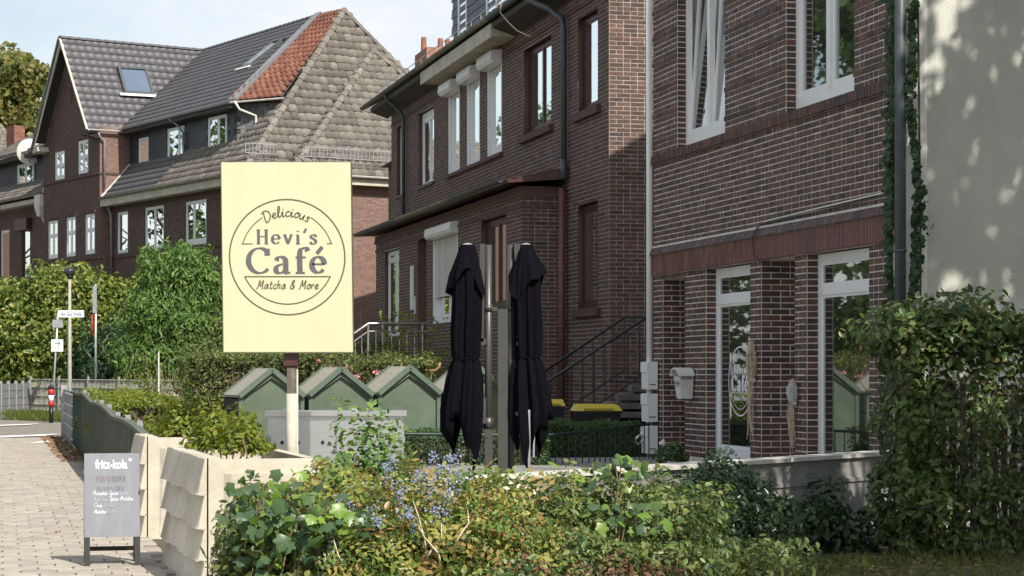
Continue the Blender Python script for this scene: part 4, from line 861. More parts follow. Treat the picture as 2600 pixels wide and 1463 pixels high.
class Ink:   # flat printed strokes on a plane (O, ex, ey, n)
    def __init__(s, O, ex, ey, n): s.O, s.ex, s.ey, s.n = Vector(O), Vector(ex), Vector(ey), Vector(n); s.mb = MB(); s.k = 0
    def stroke(s, pts, wd, pen=None):
        d_ = .0015 + s.k*.00012; s.k += 1; L = []
        for i in range(len(pts)):
            a, b = pts[max(i-1,0)], pts[min(i+1,len(pts)-1)]; dx, dy = b[0]-a[0], b[1]-a[1]; l = math.hypot(dx,dy) or 1
            nx, ny = -dy/l, dx/l
            ww = wd if pen is None else wd*(pen + (1-pen)*abs(math.sin(math.atan2(dy,dx)-math.radians(8)))**1.3)
            L.append(((pts[i][0]+nx*ww/2, pts[i][1]+ny*ww/2), (pts[i][0]-nx*ww/2, pts[i][1]-ny*ww/2)))
        rows = [[s.O+s.ex*x+s.ey*y+s.n*d_ for x, y in r] for r in L]; s.mb.grid(rows)
    def text(s, font, txt, x, y, h, wd, pen=None, shear=0.0, space=0.0, bend=None):
        for c in txt:
            adv, st = font[c]
            for q in st:
                q = smooth_line(q)
                pts = [(x+(px+py*shear)*h, y+py*h) for px, py in q]
                if bend:
                    R, bx, by = bend; pts = [(bx+(R+py-y)*math.sin((px-bx)/R), by+(R+py-y)*math.cos((px-bx)/R)) for px, py in pts]
                s.stroke(pts, wd, pen)
            x += (adv+space)*h
        return x
def twidth(font, txt, h, space=0.0): return sum((font[c][0]+space)*h for c in txt)
def logo(parent, O, ex, ey, n, sc_, m1, m2, wt=1.0):
    """the cafe's round emblem; units: the drawing is 856 wide"""
    a = Ink(O, ex, ey, n); k = sc_
    circ = lambda r, a0, a1, cx=0, cy=0, N=60: [((cx+r*math.cos(math.radians(a0+(a1-a0)*i/N)))*k, (cy+r*math.sin(math.radians(a0+(a1-a0)*i/N)))*k) for i in range(N+1)]
    a.stroke(circ(424,0,360), 11*k*wt); R = 340
    a.stroke(circ(R,163.5,122,0,0,20), 8*k); a.stroke(circ(R,17,58.5,0,0,20), 8*k)
    a.stroke([(-335*k,97*k),(-252*k,97*k)], 8*k); a.stroke([(333*k,99*k),(292*k,99*k)], 8*k)
    a.stroke([(-316*k,-143*k),(320*k,-143*k)], 9*k); a.stroke(circ(345,204.5,335.5,0,0,40), 9*k)
    W = twidth(SF,'Delicious',78*k,.07); a.text(SF, 'Delicious', -W/2, 0, 78*k, 9.5*k*wt, None, .10, .07, bend=(298*k, 0, 0))
    W = twidth(SF,'Matcha & More',66*k,.06); a.text(SF, 'Matcha & More', -W/2*1.0, -232*k, 66*k, 7.5*k*wt, None, .20, .06)
    o1 = a.mb.build('emblem', m1, parent)
    b = Ink(Vector(O), ex, ey, n); h = 106*k; W = twidth(RF,"Hevi's",h,.18); b.text(RF, "Hevi's", -W/2+8*k, 96*k, h, .205*h*wt, .32, 0, .18)
    h = 186*k; W = twidth(RF,'CafE',h,.12); b.text(RF, 'CafE', -W/2+8*k, -118*k, h, .215*h*wt, .27, 0, .12)
    o2 = b.mb.build('lettering', m2, parent); return o1, o2
def sans(parent, txt, O, ex, ey, n, h, m, bold=0.0, name='lettering', width=None):
    cu = bpy.data.curves.new(name, 'FONT'); cu.body = txt; cu.size = h; cu.offset = bold; cu.resolution_u = 3
    tmp = bpy.data.objects.new('tmp_text', cu); COL.objects.link(tmp); bpy.context.view_layer.update()
    me = bpy.data.meshes.new_from_object(tmp.evaluated_get(bpy.context.evaluated_depsgraph_get())); bpy.data.objects.remove(tmp)
    xs = [v.co.x for v in me.vertices]; k = (width/(max(xs)-min(xs))) if width else 1.0; x0 = min(xs)
    O, ex, ey, n = Vector(O), Vector(ex), Vector(ey), Vector(n)
    for v in me.vertices: v.co = O + ex*((v.co.x-x0)*k) + ey*v.co.y + n*.002
    me.materials.clear(); me.materials.append(m); me.name = name
    return link(name, me, None, parent)
# the emblem on the shop window glass (part of that window)
logo(w2, (5.43, Y0-.0275, 1.60), (-1,0,0), (0,0,1), (0,1,0), .93/856, M['print_white'], M['print_white'], 1.6)
# ================================================================== sign on its pole
SY = 21.1; sg0 = at(733, 894, SY); k = SY/F
sign = thing('cafe_sign', 'pale yellow cafe sign with round emblem on a cream pole', 'sign', (sg0.x, SY, 0.46), 0)
zb, zt = sg0.z-.46, at(733,413,SY).z-.46; hw = 164*k
lean = .0125
def L_(x, y, z): return (x+lean*(zb-z), y, z)
bd = MB().hexa([L_(-hw,-.03,zb),L_(hw,-.03,zb),L_(hw,.03,zb),L_(-hw,.03,zb),L_(-hw,-.03,zt),L_(hw,-.03,zt),L_(hw,.03,zt),L_(-hw,.03,zt)]).build('board', M['sign_face'], sign)
ed = MB().bar(L_(-hw-.004,0,zb-.006),L_(hw+.004,0,zb-.006),.068,.012).bar(L_(-hw-.004,0,zb),L_(-hw-.004,0,zt),.068,.008,up=(1,0,0)).bar(L_(hw+.004,0,zb),L_(hw+.004,0,zt),.068,.008,up=(1,0,0)).build('edge_strip', M['ink'], bd)
zc = at(733, 400+735*(500/1449), SY).z-.46
logo(bd, L_(0,-.030,zc), (1,0,0), (-lean,0,1), (0,-1,0), 1.0*k*500/1449, M['ink'], M['ink_grey'])
MB().tube([(0.02,.10,0),(0.02,.10,1.05)], .053, 16).tube([(0.02,.10,1.05),(0.02,.10,zt-.3)], .049, 16).build('pole', M['cream'], sign, True)
MB().tube([(.075,.11,.3),(.072,.11,zb)], .012, 6).build('cable', M['white_old'], sign)
MB().box(-.055,.09,.025,.17,zb-.14,zb-.015).tube([(0.02,.10,zb-.16),(0.02,.10,zb-.02)], .06, 12).build('bracket', M['brown'], sign)
# ================================================================== chalk board on the pavement
ab = thing('sandwich_board', 'grey chalk board with white lettering standing on the pavement', 'board', (*((at(284,1438,18.6)).xy), 0.026), math.radians(12))
W2, HB = .243, .985; lean_b = .20
def fb(x, d, z, s=1): return (x, s*(d + .30*0) + s*(-.20 + lean_b*z/HB), z)    # front leaf leans back to the hinge
for s, nm in ((1,'front_leaf'),(-1,'back_leaf')):
    def q(x, z, d=0.0): y = -.22 + .20*z/HB; return (x, s*y - (d if s > 0 else -d), z)
    lf = MB()
    for x in (-W2, W2-.05): lf.hexa([q(x,0),q(x+.05,0),q(x+.05,0,-.025),q(x,0,-.025),q(x,HB),q(x+.05,HB),q(x+.05,HB,-.025),q(x,HB,-.025)])
    lf.hexa([q(-W2+.05,.10),q(W2-.05,.10),q(W2-.05,.10,-.02),q(-W2+.05,.10,-.02),q(-W2+.05,.14),q(W2-.05,.14),q(W2-.05,.14,-.02),q(-W2+.05,.14,-.02)]) if s < 0 else None
    lo = lf.build(nm, M['black_plastic'], ab)
    pn = MB().hexa([q(-W2+.002,.25,.004),q(W2-.002,.25,.004),q(W2-.002,.25,-.012),q(-W2+.002,.25,-.012),q(-W2+.002,HB-.002,.004),q(W2-.002,HB-.002,.004),q(W2-.002,HB-.002,-.012),q(-W2+.002,HB-.002,-.012)]).build('panel', M['slate_board'], lo)
    if s > 0:
        ey = (Vector(q(0,1.0))-Vector(q(0,0.0))).normalized(); nn = Vector((0,-ey.z,ey.y)); O = Vector(q(0,0,.004))
        def on(x, z): return O + Vector((1,0,0))*x + ey*(z/ey.z)
        sans(lo, 'fritz-kola', on(-.145,.850), (1,0,0), ey, nn, .115, M['print_white'], .0022, width=.280)
        ri = Ink(on(0,0), (1,0,0), ey, nn); ri.stroke([(.160+.010*math.cos(t), .945+.010*math.sin(t)) for t in [2*math.pi*i/12 for i in range(13)]], .006); ri.mb.build('lettering', M['print_white'], lo)
        ck = Ink(on(0,0), (1,0,0), ey, nn); cf_ = Ink(on(0,0), (1,0,0), ey, nn)
        x_ = ck.text(SF, 'Pumpkin Spice', -.165, .630, .039, .0032, None, .1, .0); cf_.text(SF, ' Latte', x_, .632, .038, .0038, None, .1, .02)
        x_ = cf_.text(SF, 'Pumpkin ', -.163, .575, .039, .0038, None, .1, .0); ck.text(SF, 'Spice Matcha', x_, .578, .039, .0032, None, .1, .0)
        x_ = ck.text(SF, 'Chai ', -.160, .520, .040, .0032, None, .1, .03); cf_.text(SF, 'Latte', x_, .523, .042, .0038, None, .1, .02)
        x_ = ck.text(SF, 'Matcha ', -.160, .465, .036, .0036, None, .1, .0); cf_.text(SF, 'Latte', x_, .468, .036, .0034, None, .1, .02)
        ck.mb.build('chalk_writing', M['chalk'], lo); cf_.mb.build('chalk_writing', M['chalk_faint'], lo)
        sm = Ink(on(0,0), (1,0,0), ey, nn)
        for i in range(15):
            x0 = -.14+i*.018; sm.stroke([(x0, .73+random.uniform(0,.03)), (x0+random.uniform(-.006,.006), .800)], .008)
        for i in range(11):
            x0 = -.13+i*.022; sm.stroke([(x0, .67), (x0+random.uniform(-.01,.01), .705)], .007)
        sm.mb.build('chalk_smudge', M['chalk_smear'], lo)
MB().box(-W2-.008,-W2+.0,-.03,.03,.80,.83).build('hinge', M['galv'], ab); MB().box(W2,W2+.012,-.14,-.02,.66,.68).build('hinge', M['galv'], ab)
# ================================================================== concrete planters
def planter(near, L, label, wd=.92, da=.03, Hh=1.06, n=4):
    p = thing('planter', label, 'planter', (near[0],near[1],0), TH_A+da, 'cream concrete planters along the pavement')
    b = MB()
    b.box(0,L,-.10,0.0,0,Hh).box(0,L,-wd,-wd+.09,0,Hh-.02).box(0,.10,-wd+.09,-.10,0,Hh-.01).box(L-.10,L,-wd+.09,-.10,0,Hh-.01)
    for i in range(2):   # cast folds on the end face
        y0 = -.12-i*.4; b.hexa([(-.03,y0-.36,.05),(-.005,y0,.05),(0,y0,.05),(0,y0-.36,.05),(-.02,y0-.30,Hh-.12),(-.04,y0-.05,Hh-.12),(0,y0,Hh-.12),(0,y0-.36,Hh-.12)])
    b.build('box', M['cream'], p)
    MB().box(.1,L-.1,-wd+.09,-.10,Hh-.14,Hh-.12).build('soil', M['soil'], p)
    N = int(L/.045); hs = (Hh-.0)/n
    for j in range(n):      # shingled, ribbed slats with wavering lower edges
        z0, z1 = j*hs-.03, (j+1)*hs+.005; rows = []; r = random.Random(j+int(L*10))
        ph = r.uniform(0,6)
        for (yy, zz, w_) in ((.012,z1,0),(.030,z1-.01,.3),(.085,z0+.03,1),(.095,z0+.012,1),(.02,z0,1)):
            rows.append([(i*L/N, yy+(.006 if i%2 else -.006)*w_, max(.005, zz+w_*.010*math.sin(i*.21+ph)+w_*.006*math.sin(i*.63))) for i in range(N+1)])
        mb = MB().grid(rows)
        for xi in (0, N): mb.poly([rw[xi] for rw in rows])
        mb.build('slat', M['cream'], p, False)
    return p
planter((-2.37,16.3), 2.70, 'nearest cream planter with shingled ribbed side beside the chalk board')
planter((at(376,1376,21.6).x,21.6), 1.15, 'second cream planter half hidden behind the nearest one')
pl3 = thing('planter', 'square cream concrete tub behind the yellow green planter shrub', 'planter', (at(585,1150,23.0).x,23.0,.46), math.radians(4), 'cream concrete planters along the pavement')
b = MB().hexa([(-.20,0,0),(.20,0,0),(.20,.5,0),(-.20,.5,0),(-.235,-.03,.60),(.235,-.03,.60),(.235,.53,.60),(-.235,.53,.60)]).hexa([(-.13,-.045,.1),(.02,-.02,.1),(.02,0.03,.1),(-.13,.03,.1),(-.2,-.035,.5),(.02,-.06,.45),(.02,.03,.45),(-.2,.03,.5)]).build('box', M['cream'], pl3)
# ================================================================== closed twin parasol
PYD = 19.0; pc = at(1277, 1150, PYD)
ps = thing('twin_parasol', 'two closed black cantilever parasols hung from one grey post', 'parasol', (pc.x, PYD, .46), 0)
s_ = F/PYD
def lx(u): return (u-1277)/s_
def lz(v): return EYE+(HY-v)/s_-.46
MB().box(-.045,.045,-.045,.045,0,lz(785)).build('post', M['anthracite'], ps)
MB().box(-.25,.25,-.25,.25,0.0,.03).build('base_plate', M['anthracite'], ps)
for sgn, uc, tie, vb in ((-1,1187,912,1138),(1,1335,908,1134)):
    x0 = lx(uc); tube_x = lx(1240 if sgn < 0 else 1297); arm_x = lx(1226 if sgn < 0 else 1314)
    pole = MB().tube([(tube_x,.02,lz(1215)),(tube_x,.02,lz(622))], .034, 12).tube([(tube_x,.02,lz(1090)),(tube_x,.02,lz(1060))], .045, 12).tube([(tube_x,.02,lz(790)),(tube_x,.02,lz(775))], .043, 12).build('pole', M['anthracite'], ps, True)
    MB().bar((tube_x,.02,lz(785)),(sgn*.05,.02,lz(785)),.05,.035).bar((tube_x,.02,lz(1208)),(sgn*.05,.02,lz(1208)),.07,.06).build('clamp', M['anthracite'], ps)
    MB().bar((arm_x,-.02,lz(620)),(arm_x+sgn*.0+(-.02 if sgn<0 else 0),-.02,lz(868)),.05,.06,up=(0,1,0)).bar((arm_x-.02*sgn,-.01,lz(632)),(tube_x+.03*sgn,-.01,lz(632)),.09,.10).tube([(arm_x,-.05,lz(868)),(arm_x,.02,lz(868))],.034,10).build('arm', M['anthracite'], ps)
    MB().box(arm_x-.03,arm_x+.03,-.06,.03,lz(1075),lz(1010)).tube([(arm_x,-.08,lz(1050)),(arm_x,-.05,lz(1050))],.022,8).build('crank', M['anthracite'], ps)
    MB().box(arm_x+.02,arm_x+.09,-.07,-.01,lz(1180),lz(1090)).tube([(arm_x+.03,-.08,lz(1105)),(arm_x+.03,-.04,lz(1105))],.02,8).build('bracket', M['anthracite'], ps)
    # folded canopy: rings with pleats, tied at the waist, pointed corners at the hem
    def canopy(prof, nseg, pleats, amp, hem=None, ph=0.0):
        rows = []
        for ri, (v, r, dx, pa) in enumerate(prof):
            ring = []
            for k in range(nseg+1):
                t = 2*math.pi*k/nseg
                f = 1 + pa*amp*(math.sin(pleats*t+ph+.6*math.sin(2*t+ri*.15)) + .45*math.sin((pleats*2+1)*t+1.3+ri*.12+ph))
                z = lz(v)
                if hem and ri == len(prof)-1: z += hem(t)
                if hem and ri == len(prof)-2: z += hem(t)*.5
                ring.append((x0+dx+r*f*math.cos(t), r*f*.92*math.sin(t), z))
            rows.append(ring)
        return MB().grid(rows)
    hemf = lambda t: .15*math.sin(2*t+.7+1.6*sgn) + .08*math.sin(5*t+sgn) + .06*sgn*math.cos(t)
    body = [(628,.075,0,.1),(690,.125,0,.6),(760,.122,-.004*sgn,.9),(840,.124,sgn*.006,1),(890,.116,sgn*.01,1),(tie-6,.112,sgn*.01,1.1),(tie,.106,sgn*.01,.7),(tie+8,.116,sgn*.01,1.1),(960,.142,sgn*.02,1.2),(1040,.168,sgn*.04,1.2),(1095,.160,sgn*.05,1.2),(vb-12,.105,sgn*.04,1.1)]
    cn = canopy(body, 96, 7 if sgn < 0 else 9, .17, hemf, sgn*1.3).build('canopy', M['cloth'], ps, True)
    fl = lambda t: .10*math.sin(2*t+2.0*sgn+.5) + .05*math.sin(4*t+1)
    canopy([(622,.066,0,.0),(650,.095,0,.4),(690,.138,-.012*sgn*-1,1),(722,.165,.008*sgn,1.1)], 72, 5, .13, fl, sgn*1.7).build('top_flap', M['cloth'], cn, True)
    MB().tube([(x0+sgn*.01+.112*math.cos(t),.104*math.sin(t),lz(tie)) for t in [2*math.pi*k/24 for k in range(25)]], .008, 5).build('tie_strap', M['cloth'], cn)
    MB().tube([(x0,0,lz(634)),(x0,0,lz(626)),(x0,0,lz(620)),(x0,0,lz(617))], [.066,.064,.042,.012], 16).build('cap', M['zinc'], ps, True)
    if sgn > 0: MB().bar((x0+.03,-.12,lz(1040)),(x0+.03,-.10,lz(1185)),.022,.022).bar((x0+.075,-.10,lz(1050)),(x0+.07,-.08,lz(1160)),.016,.016).build('rib', M['galv'], ps)
# ================================================================== green bin sheds
def shed(x, y, label, z0=.12):
    s = thing('bin_shed', label, 'shed', (x,y,z0), math.radians(20), 'green gabled bin sheds in a row')
    w_, e, p, D = .475, 1.24, 1.60, .95
    prof = [(-w_,0),(w_,0),(w_,e),(0,p),(-w_,e)]; inn = [(-w_+.055,.03),(w_-.055,.03),(w_-.055,e-.03),(0,p-.10),(-w_+.055,e-.03)]
    fr = MB()
    for i in range(5):
        a, b, c, d = prof[i], prof[(i+1)%5], inn[(i+1)%5], inn[i]
        fr.hexa([(a[0],0,a[1]),(b[0],0,b[1]),(b[0],.05,b[1]),(a[0],.05,a[1]),(d[0],0,d[1]),(c[0],0,c[1]),(c[0],.05,c[1]),(d[0],.05,d[1])])
    fr.build('frame', M['green_paint'], s)
    MB().poly([(x_,.046,z_) for x_, z_ in inn]).build('door', M['green_panel'], s)
    rf = MB()
    for sg_ in (-1,1): rf.hexa([(sg_*(w_+.0),-.02,e-.02),(0,-.02,p),(0,D,p),(sg_*(w_+.0),D,e-.02),(sg_*(w_+.0),-.02,e+.015),(0,-.02,p+.035),(0,D,p+.035),(sg_*(w_+.0),D,e+.015)])
    rf.build('roof', M['shed_roof'], s)
    for sg_ in (-1,1):
        for yy in (D+.01,-.025): MB().bar((sg_*w_,yy,e+.0),(0,yy,p+.02),.05,.07).build('barge_board', M['green_paint'], s)
    for sg_ in (-1,1):
        for k_ in range(4):
            z = .04+k_*.30; MB().box(sg_*w_-.012,sg_*w_+.012,.06,D,z,z+.26).build('side_board', M['dark_wood'], s)
    MB().poly([(x_,D-.02,z_) for x_, z_ in prof]).build('back', M['dark_wood'], s)
    return s
for i, (uc, Yd) in enumerate(((690,29.6),(866,30.0),(1040,30.4),(1212,30.8))):
    p = at(uc, 950, Yd)
    shed(p.x, Yd, ['leftmost green bin shed with dark slatted side showing', 'green bin shed just right of the sign pole', 'green bin shed with a tan reflection in its door', 'green bin shed half covered by the black parasol'][i], z0=.14+.015*i)
# ================================================================== stainless cabinet on the terrace
cbx = at(680,1150,22.0); cab = thing('steel_cabinet', 'shiny stainless steel cabinet with diamond holes behind the sign pole', 'cabinet', (cbx.x,22.0,.46), math.radians(3))
WC_ = 345*22.0/F; HC = at(680,1052,22.0).z-.46
MB().box(0.0,WC_,.02,.55,.06,HC-.02).box(.03,.08,.05,.1,0,.06).box(WC_-.08,WC_-.03,.05,.1,0,.06).build('body', M['steel'], cab)
MB().box(-.03,WC_+.03,-.03,.58,HC-.02,HC+.03).build('top', M['steel'], cab)
for i in range(2):
    x0 = .02+i*(WC_-.02)/2; x1 = x0+(WC_-.06)/2
    d_ = MB().box(x0,x1,-.008,.018,.07,HC-.07).build('door', M['steel'], cab)
    for xx in (x0+.13, x0+.30, x1-.13):
        zc = HC-.30; MB().poly([(xx-.024,-.0095,zc),(xx,-.0095,zc-.028),(xx+.024,-.0095,zc),(xx,-.0095,zc+.028)]).build('vent_hole', M['black_plastic'], d_)
    MB().bar((x0+.12,.2,HC+.05),(x0+.22,.2,HC+.05),.03,.02).bar((x0+.13,.2,HC+.03),(x0+.13,.2,HC+.05),.02,.02).bar((x0+.21,.2,HC+.03),(x0+.21,.2,HC+.05),.02,.02).build('handle', M['steel'], cab)
for z in (.2,HC-.3):
    for x0 in (-.012,WC_-.03): MB().box(x0,x0+.042,-.02,.03,z,z+.07).build('hinge', M['zinc'], cab)
# ================================================================== yellow lidded bins
def bin_(u0, u1, vt, Y, label, rz=0.0):
    a, b = at(u0,vt,Y), at(u1,vt,Y); Wd = b.x-a.x; H_ = a.z-.1
    t = thing('wheelie_bin', label, 'bin', ((a.x+b.x)/2, Y, .1), rz, 'black bins with yellow lids')
    MB().hexa([(-Wd*.40,-.22,.05),(Wd*.40,-.22,.05),(Wd*.40,.22,.05),(-Wd*.40,.22,.05),(-Wd*.47,-.28,H_-.07),(Wd*.47,-.28,H_-.07),(Wd*.47,.28,H_-.07),(-Wd*.47,.28,H_-.07)]).box(-Wd*.49,Wd*.49,-.30,.30,H_-.10,H_-.06).build('body', M['black_plastic'], t)
    MB().hexa([(-Wd*.5,-.32,H_-.055),(Wd*.5,-.32,H_-.055),(Wd*.5,.30,H_-.055),(-Wd*.5,.30,H_-.055),(-Wd*.42,-.27,H_+.03),(Wd*.42,-.27,H_+.03),(Wd*.42,.22,H_+.05),(-Wd*.42,.22,H_+.05)]).bar((-Wd*.3,-.325,H_-.02),(Wd*.3,-.325,H_-.02),.03,.02).build('lid', M['yellow'], t)
    for sx in (-1,1): MB().tube([(sx*Wd*.36,.22,.09),(sx*Wd*.42,.22,.09)], .09, 12).build('wheel', M['black_plastic'], t)
bin_(1378,1434,1022,34.0,'smaller black bin with yellow lid next to the parasol')
bin_(1452,1574,1034,33.2,'wide black bin with yellow lid below the side steps',.1)
# ================================================================== side steps and hand rails in the gap
stp = thing('stone_steps', 'worn dark stone steps rising into the gap beside the cafe', 'steps', (0,0,0))
for i in range(6):
    p = at(1500+i*34, 1045-i*22, 35.2); MB().box(p.x, p.x+1.6, 34.9, 36.2, p.z-.10, p.z).build('tread', M['stone_step'], stp); MB().box(p.x+.1, p.x+1.6, 34.98, 36.1, -.0, p.z-.101).build('riser', M['stone_step'], stp)
def rail(label, A_, B_, Y, name='hand_rail', base=1.05, n=9, two=True, m='black_metal', hook=False):
    a, b = at(*A_, Y), at(*B_, Y); t = thing(name, label, 'railing', (0,0,0), 0, 'black hand rails of the side steps')
    d = (b-a); pts = [a-d*.05+Vector((0,0,-.12))] if hook else []
    MB().tube(pts+[a,b,b+Vector((.8,0,0))], .024, 8).build('rail', M[m], t, True)
    lo = Vector((0,0,-.92)); MB().tube([a+lo,b+lo], .014, 6).build('lower_rail', M[m], t)
    for i in range(n):
        p = a+d*(i/(n-1)); MB().tube([p, p+lo], .010 if i % 4 else .018, 6).build('baluster', M[m], t)
    return t
rail('far black hand rail rising along the brick side wall', (1372,950), (1585,806), 36.3, n=9)
rail('near black hand rail with curled end above the bins', (1392,968), (1652,799), 34.7, n=10, hook=True)
# ================================================================== low metal fence of the front garden
fn = thing('metal_fence', 'low dark green metal railing with sagging top rail in front of clipped hedge', 'fence', (0,0,0))
tp_ = [(1030,1102,28.0),(1150,1103,28.0),(1290,1105,28.1),(1400,1104,28.4),(1500,1096,29.0),(1580,1086,29.7),(1650,1077,30.4)]
P_ = [at(*q) for q in tp_]; P_ = [Vector((-1.9,27.6,P_[0].z)), Vector((-3.2,27.4,P_[0].z))][::-1] + P_
MB().tube(P_, .022, 6).build('rail', M['green_metal'], fn, True); MB().tube([p-Vector((0,0,.62)) for p in P_], .014, 6).build('lower_rail', M['green_metal'], fn)
def along(P, step):
    out = []; acc = 0
    for i in range(len(P)-1):
        d = P[i+1]-P[i]; l = d.length; t = acc
        while t < l: out.append(P[i]+d*(t/l)); t += step
        acc = t-l
    return out
bm = MB().tube([(0,0,0),(0,0,-.66)], .0085, 6).mesh('baluster'); bm.materials.append(M['green_metal'])
for p in along(P_, .14): o = link('baluster', bm, None, fn); o.location = p
# ================================================================== stainless railing at the porch steps
sr = thing('steel_railing', 'bright stainless steel stair railing at the porch steps', 'railing', (0,0,0))
a, b, c = at(870,868,45.5), at(935,822,45.5), at(1082,822,46.2)
for dy in (0,1.1):
    o_ = Vector((-.1*dy if dy else 0,dy,0)); MB().tube([a+o_-(b-a)*1.5, b+o_, c+o_], .028, 8).build('rail', M['steel'], sr, True)
lo = Vector((0,0,-.17)); MB().tube([a+lo-(b-a)*1.5, b+lo, c+lo], .018, 8).build('lower_rail', M['steel'], sr)
for i in range(13):
    p = a+(b-a)*(i/4-.5) if i < 6 else b+(c-b)*((i-5)/7.5); MB().tube([p+lo, p+Vector((0,0,-1.0))], .012, 6).build('baluster', M['steel'], sr)
for p in (b, b+(c-b)*.25, c-(c-b)*.06): MB().tube([p, p+Vector((0,0,-1.05))], .022, 8).build('post', M['steel'], sr)
ent = thing('entrance_steps', 'grey entrance steps behind the stainless railing', 'steps', AW(11.6,.87,0), TH_A)
for i in range(8): MB().box(-.1,2.2,.0,.9+i*.28,0,1.85-i*.23).build('tread', M['concrete'], ent)
# ================================================================== boxes on the cafe wall
for i, (v0, v1) in enumerate(((919,988),(999,1070),(1080,1150))):
    z0, z1 = CA0.z, 0
    Yc = 31.1; zt_, zb_ = EYE+(HY-v0)/F*Yc, EYE+(HY-v1)/F*Yc
    t = thing('letter_box', ['top white letter box of three on the cafe corner', 'middle white letter box of three on the cafe corner', 'bottom white letter box with a newspaper tube beside it'][i], 'letter box', (*CA(8.60,.10), zb_), TH_A, 'white letter boxes on the corner')
    hgt = zt_-zb_; MB().box(-.16,.16,-.08,.07,0,hgt).build('body', M['white'], t); MB().box(-.165,.165,.07,.085,hgt*.62,hgt*.97).build('flap', M['white'], t); MB().box(-.168,-.16,-.05,.05,hgt*.16,hgt*.19).build('name_plate', M['zinc_dark'], t)
nb = at(1632,1102,31.0); t = thing('paper_tube', 'clear bent newspaper holder sticking out from the lowest letter box', 'holder', nb)
MB().tube([(.12,0,.06),(0,-.02,.02),(-.10,-.04,-.06),(-.12,-.05,-.12),(-.07,-.05,-.15),(.02,-.03,-.08),(.10,0,.02)], .018, 6).build('tube', M['steel'], t, True); MB().bar((.08,.02,.04),(.2,.05,.08),.05,.02).build('arm', M['black_metal'], t)
Yc = 29.4; zb_ = EYE+(HY-1012)/F*Yc
mbx = thing('mail_box', 'old fashioned white mailbox with arched lid on the brick pillar', 'letter box', (*CA(6.95,.02), zb_), TH_A)
MB().hexa([(-.11,0,0),(.11,0,0),(.11,.16,.0),(-.11,.16,.0),(-.14,0,.31),(.14,0,.31),(.14,.20,.31),(-.14,.20,.31)]).build('body', M['white_old'], mbx)
MB().prism([(.24*math.cos(t)*.78, .12*math.sin(t)) for t in [math.pi*i/10 for i in range(11)]]+[(-.16,.0),(-.15,.02)]+[(.21*math.cos(t)*.78, .095*math.sin(t)) for t in [math.pi*(10-i)/10 for i in range(11)]], (0,.0,.315), (1,0,0), (0,0,1), (0,1,0), .24).build('lid', M['white_old'], mbx)
MB().box(-.145,-.13,.02,.18,.27,.33).box(-.10,.10,.201,.206,.20,.24).build('slot', M['zinc'], mbx)
# ================================================================== dried grass bunches hung by the door
def bunch(pos, label, hang, plume):
    t = thing('dried_bouquet', label, 'bouquet', pos, TH_A, 'dried grass bouquets by the shop door')
    mb = MB(); r = random.Random(hash(label) % 1000 if False else len(label))
    for i in range(15):
        x, y = r.uniform(-.07,.07), r.uniform(0,.06)
        mb.tube([(x*.3,y+.02,.02),(x*1.1+r.uniform(-.03,.03),y+.03,-hang*.25),(x*.5+r.uniform(-.06,.06),y+.03,-hang*.5),(x*.7+r.uniform(-.07,.07),y+.02,-hang*r.uniform(.6,1.0))], .004, 4)
    mb.build('stalks', M['straw'], t)
    pm_ = MB()
    for i in range(260):
        h_ = r.random(); w_ = .075*math.sin(math.pi*min(1,.15+h_*.85))**.8+.008; a = r.uniform(0,6.28); p = Vector((w_*math.cos(a), .04+w_*.7*math.sin(a), plume*h_)); q = p+Vector((r.uniform(-.03,.03), r.uniform(-.01,.02), r.uniform(.03,.09)))
        pm_.bar(p, q, .008, .004)
    pm_.build('plume', M['straw'] if plume > .4 else M['white_old'], t)
    MB().tube([(-.05,.03,.0),(.05,.03,.01)], .03, 8).build('ribbon', M['white_old'], t)
bunch((*CA(4.38,.02), 1.62), 'tall pampas plume tied with ribbon beside the emblem window', .80, .46)
bunch((*CA(2.95,.02), 1.35), 'small white dried bouquet hung on the pillar by the shop door', .60, .22)
# ================================================================== low terrace wall
dW = (TW1-TW0); LW = dW.length; angW = math.atan2(dW.y, dW.x)
tw = thing('terrace_wall', 'low grey rendered terrace wall with pale coping behind the shrubs', 'wall', TW0, angW)
MB().box(0,LW,-.11,.11,0,.845).build('wall', M['concrete'], tw); MB().box(0,LW,-.128,-.108,.60,.64).build('ledge', M['concrete'], tw)
for i in range(7): MB().box(i*LW/7+.006,(i+1)*LW/7-.006,-.15,.15,.846,.885+random.uniform(-.003,.003)).build('coping_stone', M['coping'], tw)
# ================================================================== fences along the pavement
def street_fence(x0, x1, label, hf, cm, pm_, style):
    t = thing('fence', label, 'fence', (*S(x0,-.25)[:2],0), TH_A); L = x1-x0; x = 0; wb = .14 if style == 'board' else .45
    i = 0
    bmesh_ = {}
    while x < L-.02:
        z1 = hf(x0+x+wb/2); e = min(wb-.008, L-x)
        if style == 'board': MB().box(x,x+e,-.012+.006*(i%2),.012+.006*(i%2),.06,z1).build('board', M[cm], t)
        x += wb; i += 1
    n = max(2, int(L/2.2)+1)
    for k_ in range(n):
        xx = min(k_*L/(n-1), L-.05); MB().box(xx,xx+.07,-.09,-.02,0,hf(x0+xx)+.10).build('post', M[pm_], t)
    rows = [[(L*i/24, d, hf(x0+L*i/24)+z) for i in range(25)] for d, z in ((-.05,0),(-.05,.05),(.05,.05),(.05,0),(-.05,0))]
    MB().grid(rows).build('cap_rail', M['old_wood'], t)
    return t
wave = lambda x: .92 + .013*max(0,(x-6)) + .06*abs(math.sin((x-7)*.42))
street_fence(7.4, 27.0, 'weathered wooden board fence with wavy top behind the chalk board', wave, 'old_wood', 'grey_wood', 'board')
